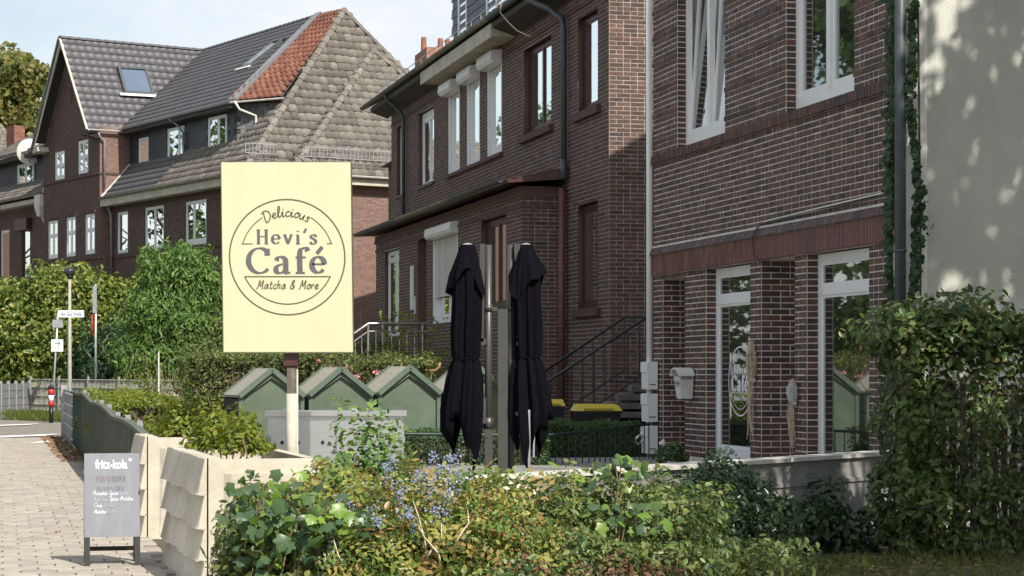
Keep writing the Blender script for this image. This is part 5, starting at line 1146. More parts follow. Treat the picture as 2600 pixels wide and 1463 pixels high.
street_fence(27.1, 32.3, 'dark teal painted fence section beyond the weathered boards', lambda x: 1.22, 'green_wood', 'green_wood', 'board')
def grid_fence(x0, x1, hh, label):
    t = thing('fence', label, 'fence', (*S(x0,-.25)[:2],0), TH_A); L = x1-x0
    MB().box(0,L,-.12,.06,0,.14).build('plinth', M['concrete'], t)
    n = 6
    for i in range(n):
        for k_ in range(4):
            z0 = .17+k_*(hh-.2)/4; MB().hexa([(i*L/n+.03,.0,z0),((i+1)*L/n-.03,.0,z0),((i+1)*L/n-.03,.03,z0),(i*L/n+.03,.03,z0),(i*L/n+.03,.0,z0+(hh-.2)/4-.03),((i+1)*L/n-.03,.0,z0+(hh-.2)/4-.03),((i+1)*L/n-.03,.012,z0+(hh-.2)/4-.03),(i*L/n+.03,.012,z0+(hh-.2)/4-.03)]).build('panel', M['grey_wood'], t)
    for i in range(n+1): MB().box(i*L/n-.03,i*L/n+.03,-.05,-.004,.1,hh).build('post', M['grey_wood'], t)
    MB().tube([(0,0,hh+.02),(L,0,hh+.02)], .03, 6).build('top_rail', M['grey_wood'], t)
    MB().box(L+.02,L+.14,-.08,.08,0,hh+.14).build('end_post', M['galv'], t)
    return t
grid_fence(32.6, 39.0, 1.22, 'grey panelled fence ending at the side road corner')
fl = thing('fence', 'grey panelled fence at the left picture edge across the side road', 'fence', (at(-40,1050,72).x,72.0,0), math.atan2(9.0,1.2), None)
MB().box(0,10,-.2,.1,0,.16).build('plinth', M['concrete'], fl)
a0_, a1_ = at(-60,1046,70.0), at(76,1046,79.0); fl.location = (a0_.x,a0_.y,0); fl.rotation_euler = (0,0,math.atan2(a1_.y-a0_.y, a1_.x-a0_.x)); LL = (a1_-a0_).xy.length
for i in range(7):
    for k_ in range(4): MB().box(i*LL/7+.04,(i+1)*LL/7-.04,-.02,.02,.2+k_*.27,.45+k_*.27).build('panel', M['grey_wood'], fl)
for i in range(8): MB().box(i*LL/7-.05,i*LL/7+.05,-.05,.05,0,1.36).build('post', M['galv'], fl)
# wire mesh fence in front of the gardens
mf = thing('mesh_fence', 'tall pale wire mesh fence in front of the big shrubs', 'fence', (0,0,0))
m0, m1 = at(78,1045,79.0), at(470,1045,70.0); L = (m1-m0).xy.length; mf.location = (m0.x,m0.y,0); mf.rotation_euler = (0,0,math.atan2(m1.y-m0.y,m1.x-m0.x))
npan = 5
for k_ in range(npan):
    mb = MB(); x0 = k_*L/npan; x1 = (k_+1)*L/npan
    i = 0
    while x0+.1+i*.10 < x1: mb.box(x0+.1+i*.10-.006,x0+.1+i*.10+.006,-.006,.006,.12,1.42); i += 1
    for z in (.15,.47,.79,1.11,1.40): mb.box(x0+.02,x1-.02,-.014,.014,z-.012,z+.012)
    mb.build('mesh_panel', M['white_old'], mf)
for k_ in range(npan+1): MB().box(k_*L/npan-.035,k_*L/npan+.035,-.035,.035,0,1.52).build('post', M['galv'], mf)
# ================================================================== street lamp, signs, posts
lp_ = at(177,1058,75.0); lamp = thing('street_lamp', 'street lamp with dark glossy globe head on slender grey pole', 'street lamp', (lp_.x,75.0,0)); zt = at(177,690,75.0).z
MB().tube([(0,0,0),(0,0,1.2),(0,0,zt-.2)], [.10,.075,.05], 12).build('pole', M['grey_post'], lamp, True); MB().tube([(0,0,0),(0,0,1.0)], .115, 12).build('base', M['grey_post'], lamp, True)
MB().sphere((0,0,zt), .21, 18, 12, (1,1,.85)).build('globe', mat('lamp_globe',(0.035,0.035,0.038),.12,coat=.5), lamp, True); MB().tube([(0,0,zt-.28),(0,0,zt-.14)], [.05,.13], 12).build('collar', M['black_metal'], lamp, True)
# street name sign
sp = at(135,1068,70.5); ssp = thing('street_sign', 'white street name sign with bicycle arrow plate on a leaning post', 'sign', (sp.x,70.5,0)); k7 = 70.5/F
def z7(v): return EYE+(HY-v)*k7
MB().tube([(-.06,0,0),(.17,0,z7(790))], .035, 8).build('post', M['galv'], ssp, True)
pn = MB().box(.18,.18+65*k7,-.03,-.005,z7(806),z7(788)).build('name_plate', M['white'], ssp); sans(ssp, 'Am Gut Walle', (.18+6*k7,-.032,z7(802)), (1,0,0), (0,0,1), (0,-1,0), 13*k7, mat('sign_blue',(.03,.10,.28),.5), .002, width=53*k7)
MB().box(-.02,.34,-.05,.02,z7(832),z7(812)).build('clamp_box', M['galv'], ssp)
bp = MB().box(-.05,-.05+30*k7,-.06,-.035,z7(893),z7(862)).build('arrow_plate', M['white'], ssp)
q = Ink((-.05+15*k7,-.06,z7(872)), (1,0,0), (0,0,1), (0,-1,0)); q.stroke([(-.09,0),(.09,0)], .03); q.stroke([(.02,.07),(.09,0),(.02,-.07)], .03)
for xx in (-.06,.06): q.stroke([(xx+.03*math.cos(t), -.17+.03*math.sin(t)) for t in [2*math.pi*i/10 for i in range(11)]], .012)
q.mb.build('arrow', mat('sign_green',(.02,.22,.10),.5), bp)
# edge-on traffic sign
tp = at(243,1050,79.0); ts = thing('traffic_sign', 'tall grey traffic sign post seen with its plates edge on', 'sign', (tp.x,79.0,0)); k8 = 79/F
MB().tube([(0,0,0),(0,0,EYE+(HY-722)*k8)], .045, 10).build('post', M['galv'], ts, True)
MB().box(-.10,.03,-.08,.06,EYE+(HY-795)*k8,EYE+(HY-727)*k8).build('plate', M['galv'], ts)
MB().prism([(.42*math.cos(t),.42*math.sin(t)) for t in [2*math.pi*i/20 for i in range(20)]], (-.10,.0,EYE+(HY-826)*k8), Vector((-.13,1,0)).normalized(), (0,0,1), Vector((-1,-.13,0)).normalized(), .03).build('round_plate', M['red_paint'], ts)
# red and white posts
for (u_, v_, Y_, lb) in ((130,1072,69.0,'black bollard with red and white bands beside the sign post'),(447,1068,73.5,'faint red and white post behind the mesh fence')):
    p = at(u_,v_,Y_); t = thing('bollard', lb, 'bollard', (p.x,Y_,0), 0, 'red and white marker posts')
    MB().tube([(0,0,0),(0,0,.55)], .075, 12).tube([(0,0,1.12),(0,0,1.2),(0,0,1.28)], [.085,.09,.03], 12).build('post', M['black_metal'], t, True)
    MB().tube([(0,0,.55),(0,0,.72)], .088, 12).tube([(0,0,.92),(0,0,1.12)], .088, 12).build('red_band', M['red_paint'], t, True); MB().tube([(0,0,.72),(0,0,.92)], .088, 12).build('white_band', M['white'], t, True)
pz = at(403,1060,44.0); o = MB().tube([(pz.x,44.0,.4),(pz.x,44.0,EYE+(HY-893)/F*44)], .016, 6).build('garden_stake', M['white_old']); tag(o, 'thin pale wooden stake standing above the yellow green hedge', 'stake')
# bicycles behind the mesh fence
def bike(p, rz, label, frame_m):
    t = thing('bicycle', label, 'bicycle', p, rz, 'bicycles parked behind the mesh fence')
    for x in (-.52,.52):
        w_ = MB().tube([(x+.33*math.cos(a),0,.34+.33*math.sin(a)) for a in [2*math.pi*i/20 for i in range(21)]], .022, 5, cap=False).build('wheel', M['black_plastic'], t)
    MB().tube([(-.52,0,.34),(-.15,0,.85),(.42,0,.85),(-.05,0,.30),(-.52,0,.34)], .025, 5).tube([(.52,0,.34),(.40,0,.98)], .022, 5).tube([(-.05,0,.30),(-.2,0,.95)], .022, 5).build('frame', frame_m, t)
    MB().box(-.33,-.08,-.07,.07,.94,1.0).build('saddle', M['black_plastic'], t); MB().tube([(.36,-.28,1.0),(.42,0,1.02),(.36,.28,1.0)], .018, 5).build('handlebar', M['galv'], t)
bike((at(285,1040,78).x,78,.0), .1, 'blue bicycle parked behind the mesh fence', mat('bike_blue',(.05,.22,.45),.4))
bike((at(225,1040,79).x,79,.0), -.2, 'yellow bicycle parked behind the mesh fence', mat('bike_yellow',(.5,.42,.05),.4))
# rusty garden ornament
ga = at(1094,925,33.0); go_ = thing('garden_ornament', 'rusty curled snail ornament above the hedge beside the bin sheds', 'ornament', (ga.x,33.0,ga.z))
MB().tube([((.02+.012*i)*math.cos(i*.55), 0, (.02+.012*i)*math.sin(i*.55)) for i in range(10)], [.012+.001*i for i in range(10)], 6).build('shell', M['rust'], go_, True)
MB().tube([(-.10,0,-.10),(.07,0,-.10),(.13,0,-.05),(.15,0,.03)], [.018,.024,.024,.018], 8).build('body', M['rust'], go_, True); MB().tube([(0,0,-.1),(0,0,-1.4)], .012, 5).build('stake', M['rust'], go_)
# ------------------------------------------------------------------ foliage
LEAF = {
 'oval': (np.array([(0,-.5,0),(-.24,-.18,.06),(-.20,.18,.05),(0,.5,-.04),(.20,.18,.05),(.24,-.18,.06)]), [(0,1,2,3),(0,3,4,5)]),
 'quad': (np.array([(0,-.5,0),(-.33,0,.05),(0,.5,-.02),(.33,0,.05)]), [(0,1,2,3)]),
 'spray': (np.array([(0,-.5,0),(-.14,0,.03),(0,.62,-.06),(.14,0,.03)]), [(0,1,2,3)]),
 'blade': (np.array([(-.03,0,0),(.03,0,0),(.015,1,.25),(-.015,1,.25)]), [(0,1,2,3)]),
}
_pv, _pf = [], []
for _i in range(4):
    for _s in ((-1,1) if _i < 3 else (0,)):
        _b = np.array((0,-.45+_i*.28,0)); _d = np.array((_s*.30,.10,-.03)) if _s else np.array((0,.30,-.06)); _n = np.array((-_d[1],_d[0],0))*.27
        _k = len(_pv); _pv += [_b, _b+_d*.5-_n+np.array((0,0,.03)), _b+_d, _b+_d*.5+_n+np.array((0,0,.03))]; _pf.append((_k,_k+1,_k+2,_k+3))
LEAF['pinnate'] = (np.array(_pv), _pf)
_m = [(0,-.36),(.20,-.36),(.36,-.32),(.33,-.14),(.48,.02),(.50,.14),(.36,.17),(.28,.20),(.24,.36),(.12,.42),(0,.55),(-.12,.42),(-.24,.36),(-.28,.20),(-.36,.17),(-.50,.14),(-.48,.02),(-.33,-.14),(-.36,-.32),(-.20,-.36)]
LEAF['maple'] = (np.array([(0,-.05,.05)]+[(x,y,-.10*abs(x)-.06*(y>.3)) for x, y in _m]), [(0,i+1,(i+1)%20+1) for i in range(20)])
def np_mesh(name, V, Fc, attr=None):
    me = bpy.data.meshes.new(name); n, k = Fc.shape
    me.vertices.add(len(V)); me.vertices.foreach_set('co', V.astype(np.float32).ravel())
    me.loops.add(n*k); me.loops.foreach_set('vertex_index', Fc.astype(np.int32).ravel())
    me.polygons.add(n); me.polygons.foreach_set('loop_start', np.arange(0,n*k,k,dtype=np.int32))
    if attr is not None:
        a = me.attributes.new('rnd','FLOAT','POINT'); a.data.foreach_set('value', attr.astype(np.float32))
    me.update(calc_edges=True); me.validate(); return me
def leaves(name, C, N, size, kind, m, parent, jit=.6, val=None, up=None, svar=.35):
    T, Fs = LEAF[kind]; n = len(C)
    Nn = N + rng.normal(0, jit, (n,3)); Nn /= np.linalg.norm(Nn,axis=1,keepdims=True)+1e-9
    d = rng.normal(0,1,(n,3)) if up is None else np.array(up)[None,:]*1.0 + rng.normal(0,.45,(n,3))
    Bt = d - Nn*np.sum(d*Nn,axis=1,keepdims=True); Bt /= np.linalg.norm(Bt,axis=1,keepdims=True)+1e-9
    Tt = np.cross(Bt, Nn); s = (size*(1+rng.uniform(-svar,svar,n)))[:,None,None]
    V = C[:,None,:] + s*(T[None,:,0:1]*Tt[:,None,:] + T[None,:,1:2]*Bt[:,None,:] + T[None,:,2:3]*Nn[:,None,:])
    k = len(T); Fc = (np.array(Fs)[None,:,:] + (np.arange(n)*k)[:,None,None]).reshape(-1,len(Fs[0]))
    v = rng.random(n) if val is None else np.clip(val,0,1)
    o = link(name, np_mesh(name, V.reshape(-1,3), Fc, np.repeat(v,k)), m, parent); return o
def lump(D, f=3.0, seed=0.0): return np.sin(D[:,0]*f*1.7+seed)+np.sin(D[:,1]*f*1.3+seed*2+1)+np.sin(D[:,2]*f*1.9+seed*3+2)
def blob(n, c, r, amp=.12, inner=.35, f=3.0, seed=0.0, half=False):
    D = rng.normal(0,1,(n,3)); D /= np.linalg.norm(D,axis=1,keepdims=True)
    if half: D[:,2] = np.abs(D[:,2])
    q = (1 + amp*lump(D,f,seed)/1.5)*(1-inner*rng.random(n)**1.6)
    return np.array(c)+D*np.array(r)*q[:,None], D
def boxy(n, x0, x1, y0, y1, z0, z1, depth=.12, amp=.03, sides=('f','t','l','r')):
    ar = {'f':(x1-x0)*(z1-z0),'t':(x1-x0)*(y1-y0),'l':(y1-y0)*(z1-z0),'r':(y1-y0)*(z1-z0),'b':(x1-x0)*(z1-z0)}; tot = sum(ar[s] for s in sides)
    Cs, Ns = [], []
    for s in sides:
        k = int(n*ar[s]/tot); a, b, d = rng.random(k), rng.random(k), depth*rng.random(k)**1.5
        if s == 'f': p = np.c_[x0+a*(x1-x0), y0+d, z0+b*(z1-z0)]; nn = (0,-1,.25)
        if s == 'b': p = np.c_[x0+a*(x1-x0), y1-d, z0+b*(z1-z0)]; nn = (0,1,.25)
        if s == 't': p = np.c_[x0+a*(x1-x0), y0+b*(y1-y0), z1-d]; nn = (0,-.15,1)
        if s == 'l': p = np.c_[x0+d, y0+a*(y1-y0), z0+b*(z1-z0)]; nn = (-1,0,.25)
        if s == 'r': p = np.c_[x1-d, y0+a*(y1-y0), z0+b*(z1-z0)]; nn = (1,0,.25)
        Ns.append(np.tile(nn,(k,1))); Cs.append(p)
    C, N = np.vstack(Cs), np.vstack(Ns); C = C + N*(amp*lump(C,5.0)[:,None]/1.5) + rng.normal(0,.015,C.shape); return C, N
def plant(name, label, cat, loc=(0,0,0), rz=0, group=None): return thing(name, label, cat, loc, rz, group)
def branch(mb, p, d, L, r, depth, rnd, spread=.6, n=3):
    p = Vector(p); d = Vector(d).normalized(); pts = [p]; q = p
    for i in range(3): d = (d+Vector((rnd.uniform(-.2,.2),rnd.uniform(-.2,.2),rnd.uniform(-.08,.15)))).normalized(); q = q+d*L/3; pts.append(q)
    mb.tube(pts, [r, r*.85, r*.7, r*.5], 6 if depth > 1 else 4)
    if depth > 0:
        for i in range(n):
            s = pts[rnd.choice((1,2,3))]; dd = (d+Vector((rnd.uniform(-1,1),rnd.uniform(-1,1),rnd.uniform(-.3,.6)))*spread).normalized(); branch(mb, s, dd, L*rnd.uniform(.5,.75), r*.5, depth-1, rnd, spread, n)
LM = {}
LG = {'leaf_maple':1.35,'leaf_mahonia':1.45,'leaf_bramble':1.45,'leaf_beech':1.3,'leaf_holly':1.6,'leaf_ivy':1.35,'leaf_laurel':1.15,'leaf_hedge':1.25,'leaf_box':1.4,'leaf_oak':1.3,'leaf_thuja':1.35,'leaf_conifer':1.2,'leaf_lime':1.1,'leaf_brown':1.2}
_lm = leaf_mat
def leaf_mat(name, cols, *a): g = LG.get(name, 1.0); return _lm(name, [tuple(x*g for x in c) for c in cols], *a)
LM['mahonia'] = leaf_mat('leaf_mahonia', [(.030,.060,.020),(.060,.105,.026),(.105,.155,.030),(.19,.20,.045),(.27,.23,.07),(.24,.14,.055),(.075,.125,.035),(.15,.18,.04)], .3, .35)
LM['maple'] = leaf_mat('leaf_maple', [(.038,.070,.036),(.050,.088,.042),(.058,.10,.045),(.16,.25,.028),(.10,.17,.035),(.046,.080,.040)], .3, .35)
LM['bramble'] = leaf_mat('leaf_bramble', [(.035,.062,.026),(.060,.098,.034),(.10,.145,.036),(.16,.18,.05),(.055,.088,.032),(.20,.19,.07)], .3, .4)
LM['brown'] = leaf_mat('leaf_brown', [(.11,.055,.03),(.16,.08,.045),(.08,.045,.028),(.20,.12,.06)], .2, .7)
LM['holly'] = leaf_mat('leaf_holly', [(.012,.026,.012),(.020,.042,.017),(.032,.060,.022),(.016,.034,.016)], .15, .28)
LM['beech'] = leaf_mat('leaf_beech', [(.036,.066,.020),(.056,.096,.028),(.085,.130,.036),(.13,.155,.050),(.048,.085,.026),(.15,.12,.05)], .3, .38)
LM['ivy'] = leaf_mat('leaf_ivy', [(.016,.036,.014),(.026,.055,.018),(.040,.075,.024)], .2, .4)
LM['laurel'] = leaf_mat('leaf_laurel', [(.055,.095,.024),(.095,.150,.034),(.15,.205,.045),(.21,.245,.055),(.29,.27,.06)], .35, .38)
LM['thuja'] = leaf_mat('leaf_thuja', [(.040,.085,.028),(.075,.14,.036),(.115,.19,.042),(.155,.225,.055)], .3, .5)
LM['conifer'] = leaf_mat('leaf_conifer', [(.016,.042,.020),(.030,.068,.026),(.050,.095,.030)], .2, .55)
LM['hedge'] = leaf_mat('leaf_hedge', [(.042,.065,.018),(.072,.10,.026),(.11,.135,.036),(.155,.165,.045)], .3, .42)
LM['box'] = leaf_mat('leaf_box', [(.022,.048,.014),(.038,.075,.020),(.060,.100,.026)], .3, .4)
LM['lime'] = leaf_mat('leaf_lime', [(.085,.120,.018),(.13,.175,.022),(.18,.215,.03),(.23,.22,.04)], .4, .45)
LM['oak'] = leaf_mat('leaf_oak', [(.060,.082,.022),(.10,.12,.030),(.15,.155,.042),(.20,.165,.055),(.075,.10,.028)], .4, .5)
LM['street'] = leaf_mat('leaf_street', [(.028,.058,.016),(.048,.088,.020),(.075,.120,.028)], .4, .5)
LM['berry'] = leaf_mat('berry_blue', [(.13,.16,.26),(.20,.24,.35),(.28,.31,.42)], 0, .6, .3)
LM['rose'] = leaf_mat('petal_pink', [(.65,.20,.30),(.75,.35,.42)], .3, .5)
LM['petal'] = leaf_mat('petal_white', [(.75,.75,.78),(.80,.80,.80)], .3, .5)
LM['grass'] = leaf_mat('leaf_grass', [(.06,.09,.02),(.10,.15,.025),(.14,.18,.035),(.16,.14,.05)], .35, .5)
LM['litter'] = leaf_mat('leaf_litter', [(.15,.085,.045),(.22,.13,.065),(.28,.18,.10),(.10,.06,.035)], .1, .8)
# ---------------- foreground shrubs in front of the terrace wall
def gl(u, Y): return (u-CX)/F*Y
def shrub(name, label, parts, lm, kind, size, n, cat='shrub', twig='twig', nt=26, jit=.55, group=None, val=None, seed=1):
    """parts: list of (u, Y, z_top, rx, ry, amp) mounds that make up the bush"""
    t = plant(name, label, cat, (gl(parts[0][0],parts[0][1]), parts[0][1], 0), 0, group); o0 = t.location
    Cs, Ns = [], []; tot = sum(p[3]*p[2] for p in parts)
    for i, (u, Y, zt, rx, ry, amp) in enumerate(parts):
        C, N = blob(int(n*p_share(rx*zt,tot)), (gl(u,Y)-o0.x, Y-o0.y, zt*.42), (rx, ry, zt*.58), amp, .55, 4.0, i+seed); Cs.append(C); Ns.append(N)
    C, N = np.vstack(Cs), np.vstack(Ns); k = C[:,2] > .02; C, N = C[k], N[k]
    N = N + np.array((0,-.15,.5)); leaves('foliage', C, N, size, kind, lm, t, jit, svar=.45)
    mb = MB(); r = random.Random(seed)
    for (u, Y, zt, rx, ry, amp) in parts:
        for i in range(max(2,int(nt*p_share(rx*zt,tot)))):
            x = gl(u,Y)-o0.x+r.uniform(-.5,.5)*rx; y = Y-o0.y+r.uniform(-.6,.3)*ry
            branch(mb, (x,y,0), (r.uniform(-.5,.5),r.uniform(-.4,.2),1), zt*r.uniform(.35,.6), .009, 1, r, .7, 2)
    mb.build('stems', M[twig], t)['kind'] = 'stuff'; return t
def p_share(a, t): return a/t
mah = shrub('mahonia', 'sprawling yellowing mahonia bush with clusters of blue berries', [(860,15.3,1.02,.75,.55,.10),(1080,15.2,1.08,.60,.5,.10),(1290,15.6,.98,.65,.5,.1),(960,14.5,.80,.9,.5,.1),(1220,14.6,.72,.7,.45,.1)], LM['mahonia'], 'pinnate', .17, 5600, jit=.75, nt=40, seed=2)
shrub('mahonia', 'thin yellow and green mahonia shoots filling the front of the shrub bed', [(860,14.7,.95,.7,.4,.12),(1080,14.7,1.0,.6,.4,.12),(1250,14.9,.9,.6,.4,.12)], LM['mahonia'], 'oval', .055, 6500, jit=.9, nt=30, seed=22)
def spot(u, v, Y): p = at(u, v, Y); return np.array((p.x-mah.location.x, p.y-mah.location.y, p.z))
BC = []
for (u, v, Y) in ((858,1270,14.55),(885,1295,14.5),(915,1310,14.45),(950,1300,14.45),(955,1325,14.4),(838,1345,14.4),(815,1320,14.5),(1010,1240,14.6),(1018,1262,14.55),(1035,1300,14.4),(1045,1325,14.35),(1060,1220,14.8),(1090,1245,14.7),(1100,1170,15.0),(1115,1190,15.0),(1140,1175,15.1),(1155,1165,15.1),(1148,1240,14.8),(1135,1265,14.65),(1100,1305,14.5),(845,1395,14.35),(770,1350,14.4),(985,1180,15.0),(990,1205,14.9),(1125,1295,14.5),(1155,1215,14.9)):
    for i in range(22): BC.append(spot(u+random.gauss(0,9), v+random.gauss(0,12), Y-.12+random.gauss(0,.03)))
BC = np.array(BC); bo = leaves('berries', BC, np.tile((0,-.6,.6),(len(BC),1)), .024, 'quad', LM['berry'], mah, .5, svar=.25); bo['kind'] = 'stuff'
# reuse: rounder berries as little balls for the nearest clusters
mb = MB()
for p in BC[::2]: mb.sphere(p+rng.normal(0,.008,3), .0078, 6, 4, (1,1,1.2), random.random())
mb.build('berries', LM['berry'], mah, True)['kind'] = 'stuff'
mb = MB(); r = random.Random(5)
for (u, v, Y, du, L) in ((1085,1420,14.2,-.10,.40),(1075,1440,14.2,.12,.30),(1150,1400,14.2,.10,.28),(880,1440,14.1,-.10,.22),(1120,1445,14.1,-.16,.30)):
    p = spot(u,v,Y); mb.tube([p, p+np.array((du*.25+r.uniform(-.03,.03),-.02,L*.35)), p+np.array((du*.75+r.uniform(-.04,.04),-.01,L*.7)), p+np.array((du,.03,L))], [.007,.006,.004,.002], 5)
mb.build('bare_stems', M['straw'], mah, True)['kind'] = 'stuff'
def maple(u, v, Y, n, spread, label, size=.13, seed=1):
    p = at(u,v,Y); t = plant('maple_sapling', label, 'sapling', (p.x,Y,0), 0, 'young maples growing through the shrubs'); r = random.Random(seed)
    C = np.c_[rng.normal(0,spread[0],n), rng.normal(0,spread[1],n), p.z+rng.normal(0,spread[2],n)]; N = np.tile((.05,-.6,.75),(n,1))
    leaves('foliage', C, N, size*.72, 'maple', LM['maple'], t, .5, up=(0,-.3,-.8), svar=.4)
    mb = MB()
    for i in range(5): mb.tube([(r.uniform(-.1,.1),0,0),(r.uniform(-.2,.2)*spread[0]*3,0,p.z*.6),(r.uniform(-1,1)*spread[0],r.uniform(-1,1)*spread[1],p.z+spread[2])], [.010,.008,.004], 5)
    mb.build('stems', M['twig'], t)['kind'] = 'stuff'; return t
maple(720,1360,14.1,95,(.18,.12,.13),'dark and lime leaved young maple at the near end of the hedge',.135,1)
maple(655,1270,14.4,60,(.12,.12,.12),'bright green young maple beside the nearest planter',.12,2)
maple(790,1310,14.25,45,(.16,.10,.12),'young maple with large dull green leaves left of the blue berries',.14,5)
maple(1560,1200,15.6,38,(.17,.10,.07),'young maple sprouting above the terrace coping',.13,3)
maple(1590,1310,15.3,40,(.14,.10,.07),'drooping lime green maple branch above the dead brown twigs',.13,4)
shrub('leafy_shrub', 'mixed green shrub with small pointed leaves by the planter corner', [(650,15.0,.98,.30,.4,.12),(610,14.5,.80,.22,.3,.12),(700,14.5,.80,.40,.35,.1)], LM['bramble'], 'oval', .058, 7000, jit=.8, nt=20, seed=3)
shrub('rose_shrub', 'airy arching shrub in front of the steel cabinet', [(910,16.6,1.42,.30,.35,.18),(850,16.4,1.20,.28,.3,.15),(985,16.7,1.28,.30,.3,.15)], LM['thuja'], 'oval', .065, 4600, jit=.6, nt=16, seed=4)
shrub('bramble_bush', 'tangled bramble bush in front of the terrace wall', [(1380,15.5,.86,.55,.5,.12),(1560,15.9,.93,.6,.5,.14),(1440,14.8,.62,.7,.4,.1),(1700,16.2,.97,.5,.5,.16),(1480,15.7,.95,.35,.4,.16),(1640,15.0,.55,.7,.4,.1)], LM['bramble'], 'oval', .055, 23000, jit=.8, nt=44, seed=6)
shrub('dry_shrub', 'dead brown twiggy patch at the foot of the bramble bush', [(1560,14.55,.47,.42,.30,.2),(1320,14.4,.50,.30,.25,.2),(1650,14.7,.42,.3,.25,.2)], LM['brown'], 'oval', .045, 3200, jit=1.0, nt=40, seed=7, twig='twig_dark')
shrub('holly_bush', 'dark glossy evergreen bush against the terrace wall', [(1830,18.6,.98,.45,.45,.16),(1760,17.8,.90,.42,.45,.16),(1905,19.3,.76,.28,.35,.18)], LM['holly'], 'oval', .055, 11000, jit=.75, nt=24, seed=8, twig='twig_dark')
shrub('low_shrub', 'low nettle like plants at the foot of the terrace wall', [(2010,20.0,.55,.40,.4,.2),(2090,20.4,.66,.28,.3,.2),(1930,19.0,.42,.4,.4,.2),(2190,20.2,.42,.5,.4,.2)], LM['ivy'], 'oval', .085, 2600, jit=.7, nt=14, seed=9, twig='twig_dark')
shrub('bramble_bush', 'low sprawling bramble in shade along the bottom of the picture', [(1820,16.6,.42,.7,.5,.15),(1950,17.6,.35,.5,.5,.15),(1500,13.9,.35,1.0,.4,.1),(1150,13.8,.42,1.2,.4,.1),(750,13.7,.40,.7,.3,.1)], LM['bramble'], 'oval', .06, 9000, jit=.7, nt=24, seed=10)
# potted plant with white flowers by the wall
pf = at(1708,1160,26.5); pt = plant('potted_plant', 'small green plant with a white flower standing behind the coping', 'plant', (pf.x,26.5,.46))
C, N = blob(420, (0,0,.20), (.20,.18,.15), .15, .5); leaves('foliage', C, N+np.array((0,-.2,.5)), .075, 'oval', LM['box'], pt, .6)
C, N = blob(60, (-.13,-.05,.37), (.04,.035,.03), .1, .3); leaves('flowers', C, N, .03, 'quad', LM['petal'], pt, .4)
MB().tube([(0,0,0),(0,0,.14)], [.08,.11], 12).build('pot', M['white_old'], pt)
# ---------------- tall hedge on the right
hg = plant('beech_hedge', 'tall ragged beech hedge in shade at the right edge', 'hedge', (gl(2420,19.6),19.6,0))
hx0, hx1 = gl(2262,19.6)-hg.location.x, gl(2700,19.6)-hg.location.x
C, N = boxy(11000, hx0, hx1, -.45, .45, .10, 2.32, .35, .10); k = (C[:,0] < .30) | (C[:,2] > 1.75) | (C[:,2] < .75) | (rng.random(len(C)) < .68); C, N = C[k], N[k]
C2, N2 = blob(2600, (0,0,2.12), ((hx1-hx0)/2,.55,.32), .2, .6); C3, N3 = blob(1600, (hx0+.25,-.1,.55), (.35,.55,.55), .2, .6)
leaves('foliage', np.vstack([C,C2,C3]), np.vstack([N,N2,N3])+np.array((0,-.2,.4)), .082, 'oval', LM['beech'], hg, .65, svar=.4)
mb = MB(); r = random.Random(12)
for i in range(34): branch(mb, (hx0+.15+r.random()*(hx1-hx0-.2), r.uniform(-.25,.2), 0), (r.uniform(-.25,.25),r.uniform(-.15,.1),1), r.uniform(.95,1.35), .014, 1, r, .6, 3)
mb.build('branches', M['twig_dark'], hg)
pf_ = thing('paling_fence', 'old dark paling fence glimpsed through the beech hedge', 'fence', (gl(2470,20.6),20.6,0), math.radians(6))
for i in range(17): MB().box(-.55+i*.105,-.55+i*.105+.06,-.012,.012,.1,1.62+.02*(i%3)).build('paling', M['dark_wood'], pf_)
for z in (.5,1.35): MB().box(-.56,1.25,.013,.045,z,z+.08).build('rail', M['dark_wood'], pf_)
# ivy on the corner pipe
iv = plant('ivy', 'dark ivy climbing both sides of the grey downpipe', 'ivy', (*CA(-.02,.0),0), TH_A)
n = 2600; z = rng.random(n)*8.0; side = rng.random(n) < .52; wob = .05*np.sin(z*2.2)+.03*np.sin(z*5.1)
x = np.where(side, .03+np.abs(rng.normal(0,.085,n))+wob*.9, -.14-np.abs(rng.normal(0,.02,n))); y = np.where(side, .03+rng.random(n)*.06, -.07-np.abs(rng.normal(0,.042,n))*(1.1+.9*np.sin(z*3.3)*np.sin(z*1.1+1))-wob*.6)
low = z < 2.4; x = np.where(side & low, x+rng.random(n)*.16*(2.4-z)/2.4, x)
leaves('foliage', np.c_[x,y,z], np.tile((-.5,.75,.2),(n,1)), .075, 'maple', LM['ivy'], iv, .35, up=(0,0,-1), svar=.4)
mb = MB(); mb.tube([(.07,.02,0),(.06,.02,2),(.10,.02,4),(.05,.02,6),(.08,.02,8)], .012, 5).tube([(-.15,-.16,0),(-.14,-.19,3),(-.15,-.15,6),(-.14,-.18,8)], .012, 5); mb.build('stems', M['twig_dark'], iv)['kind'] = 'stuff'
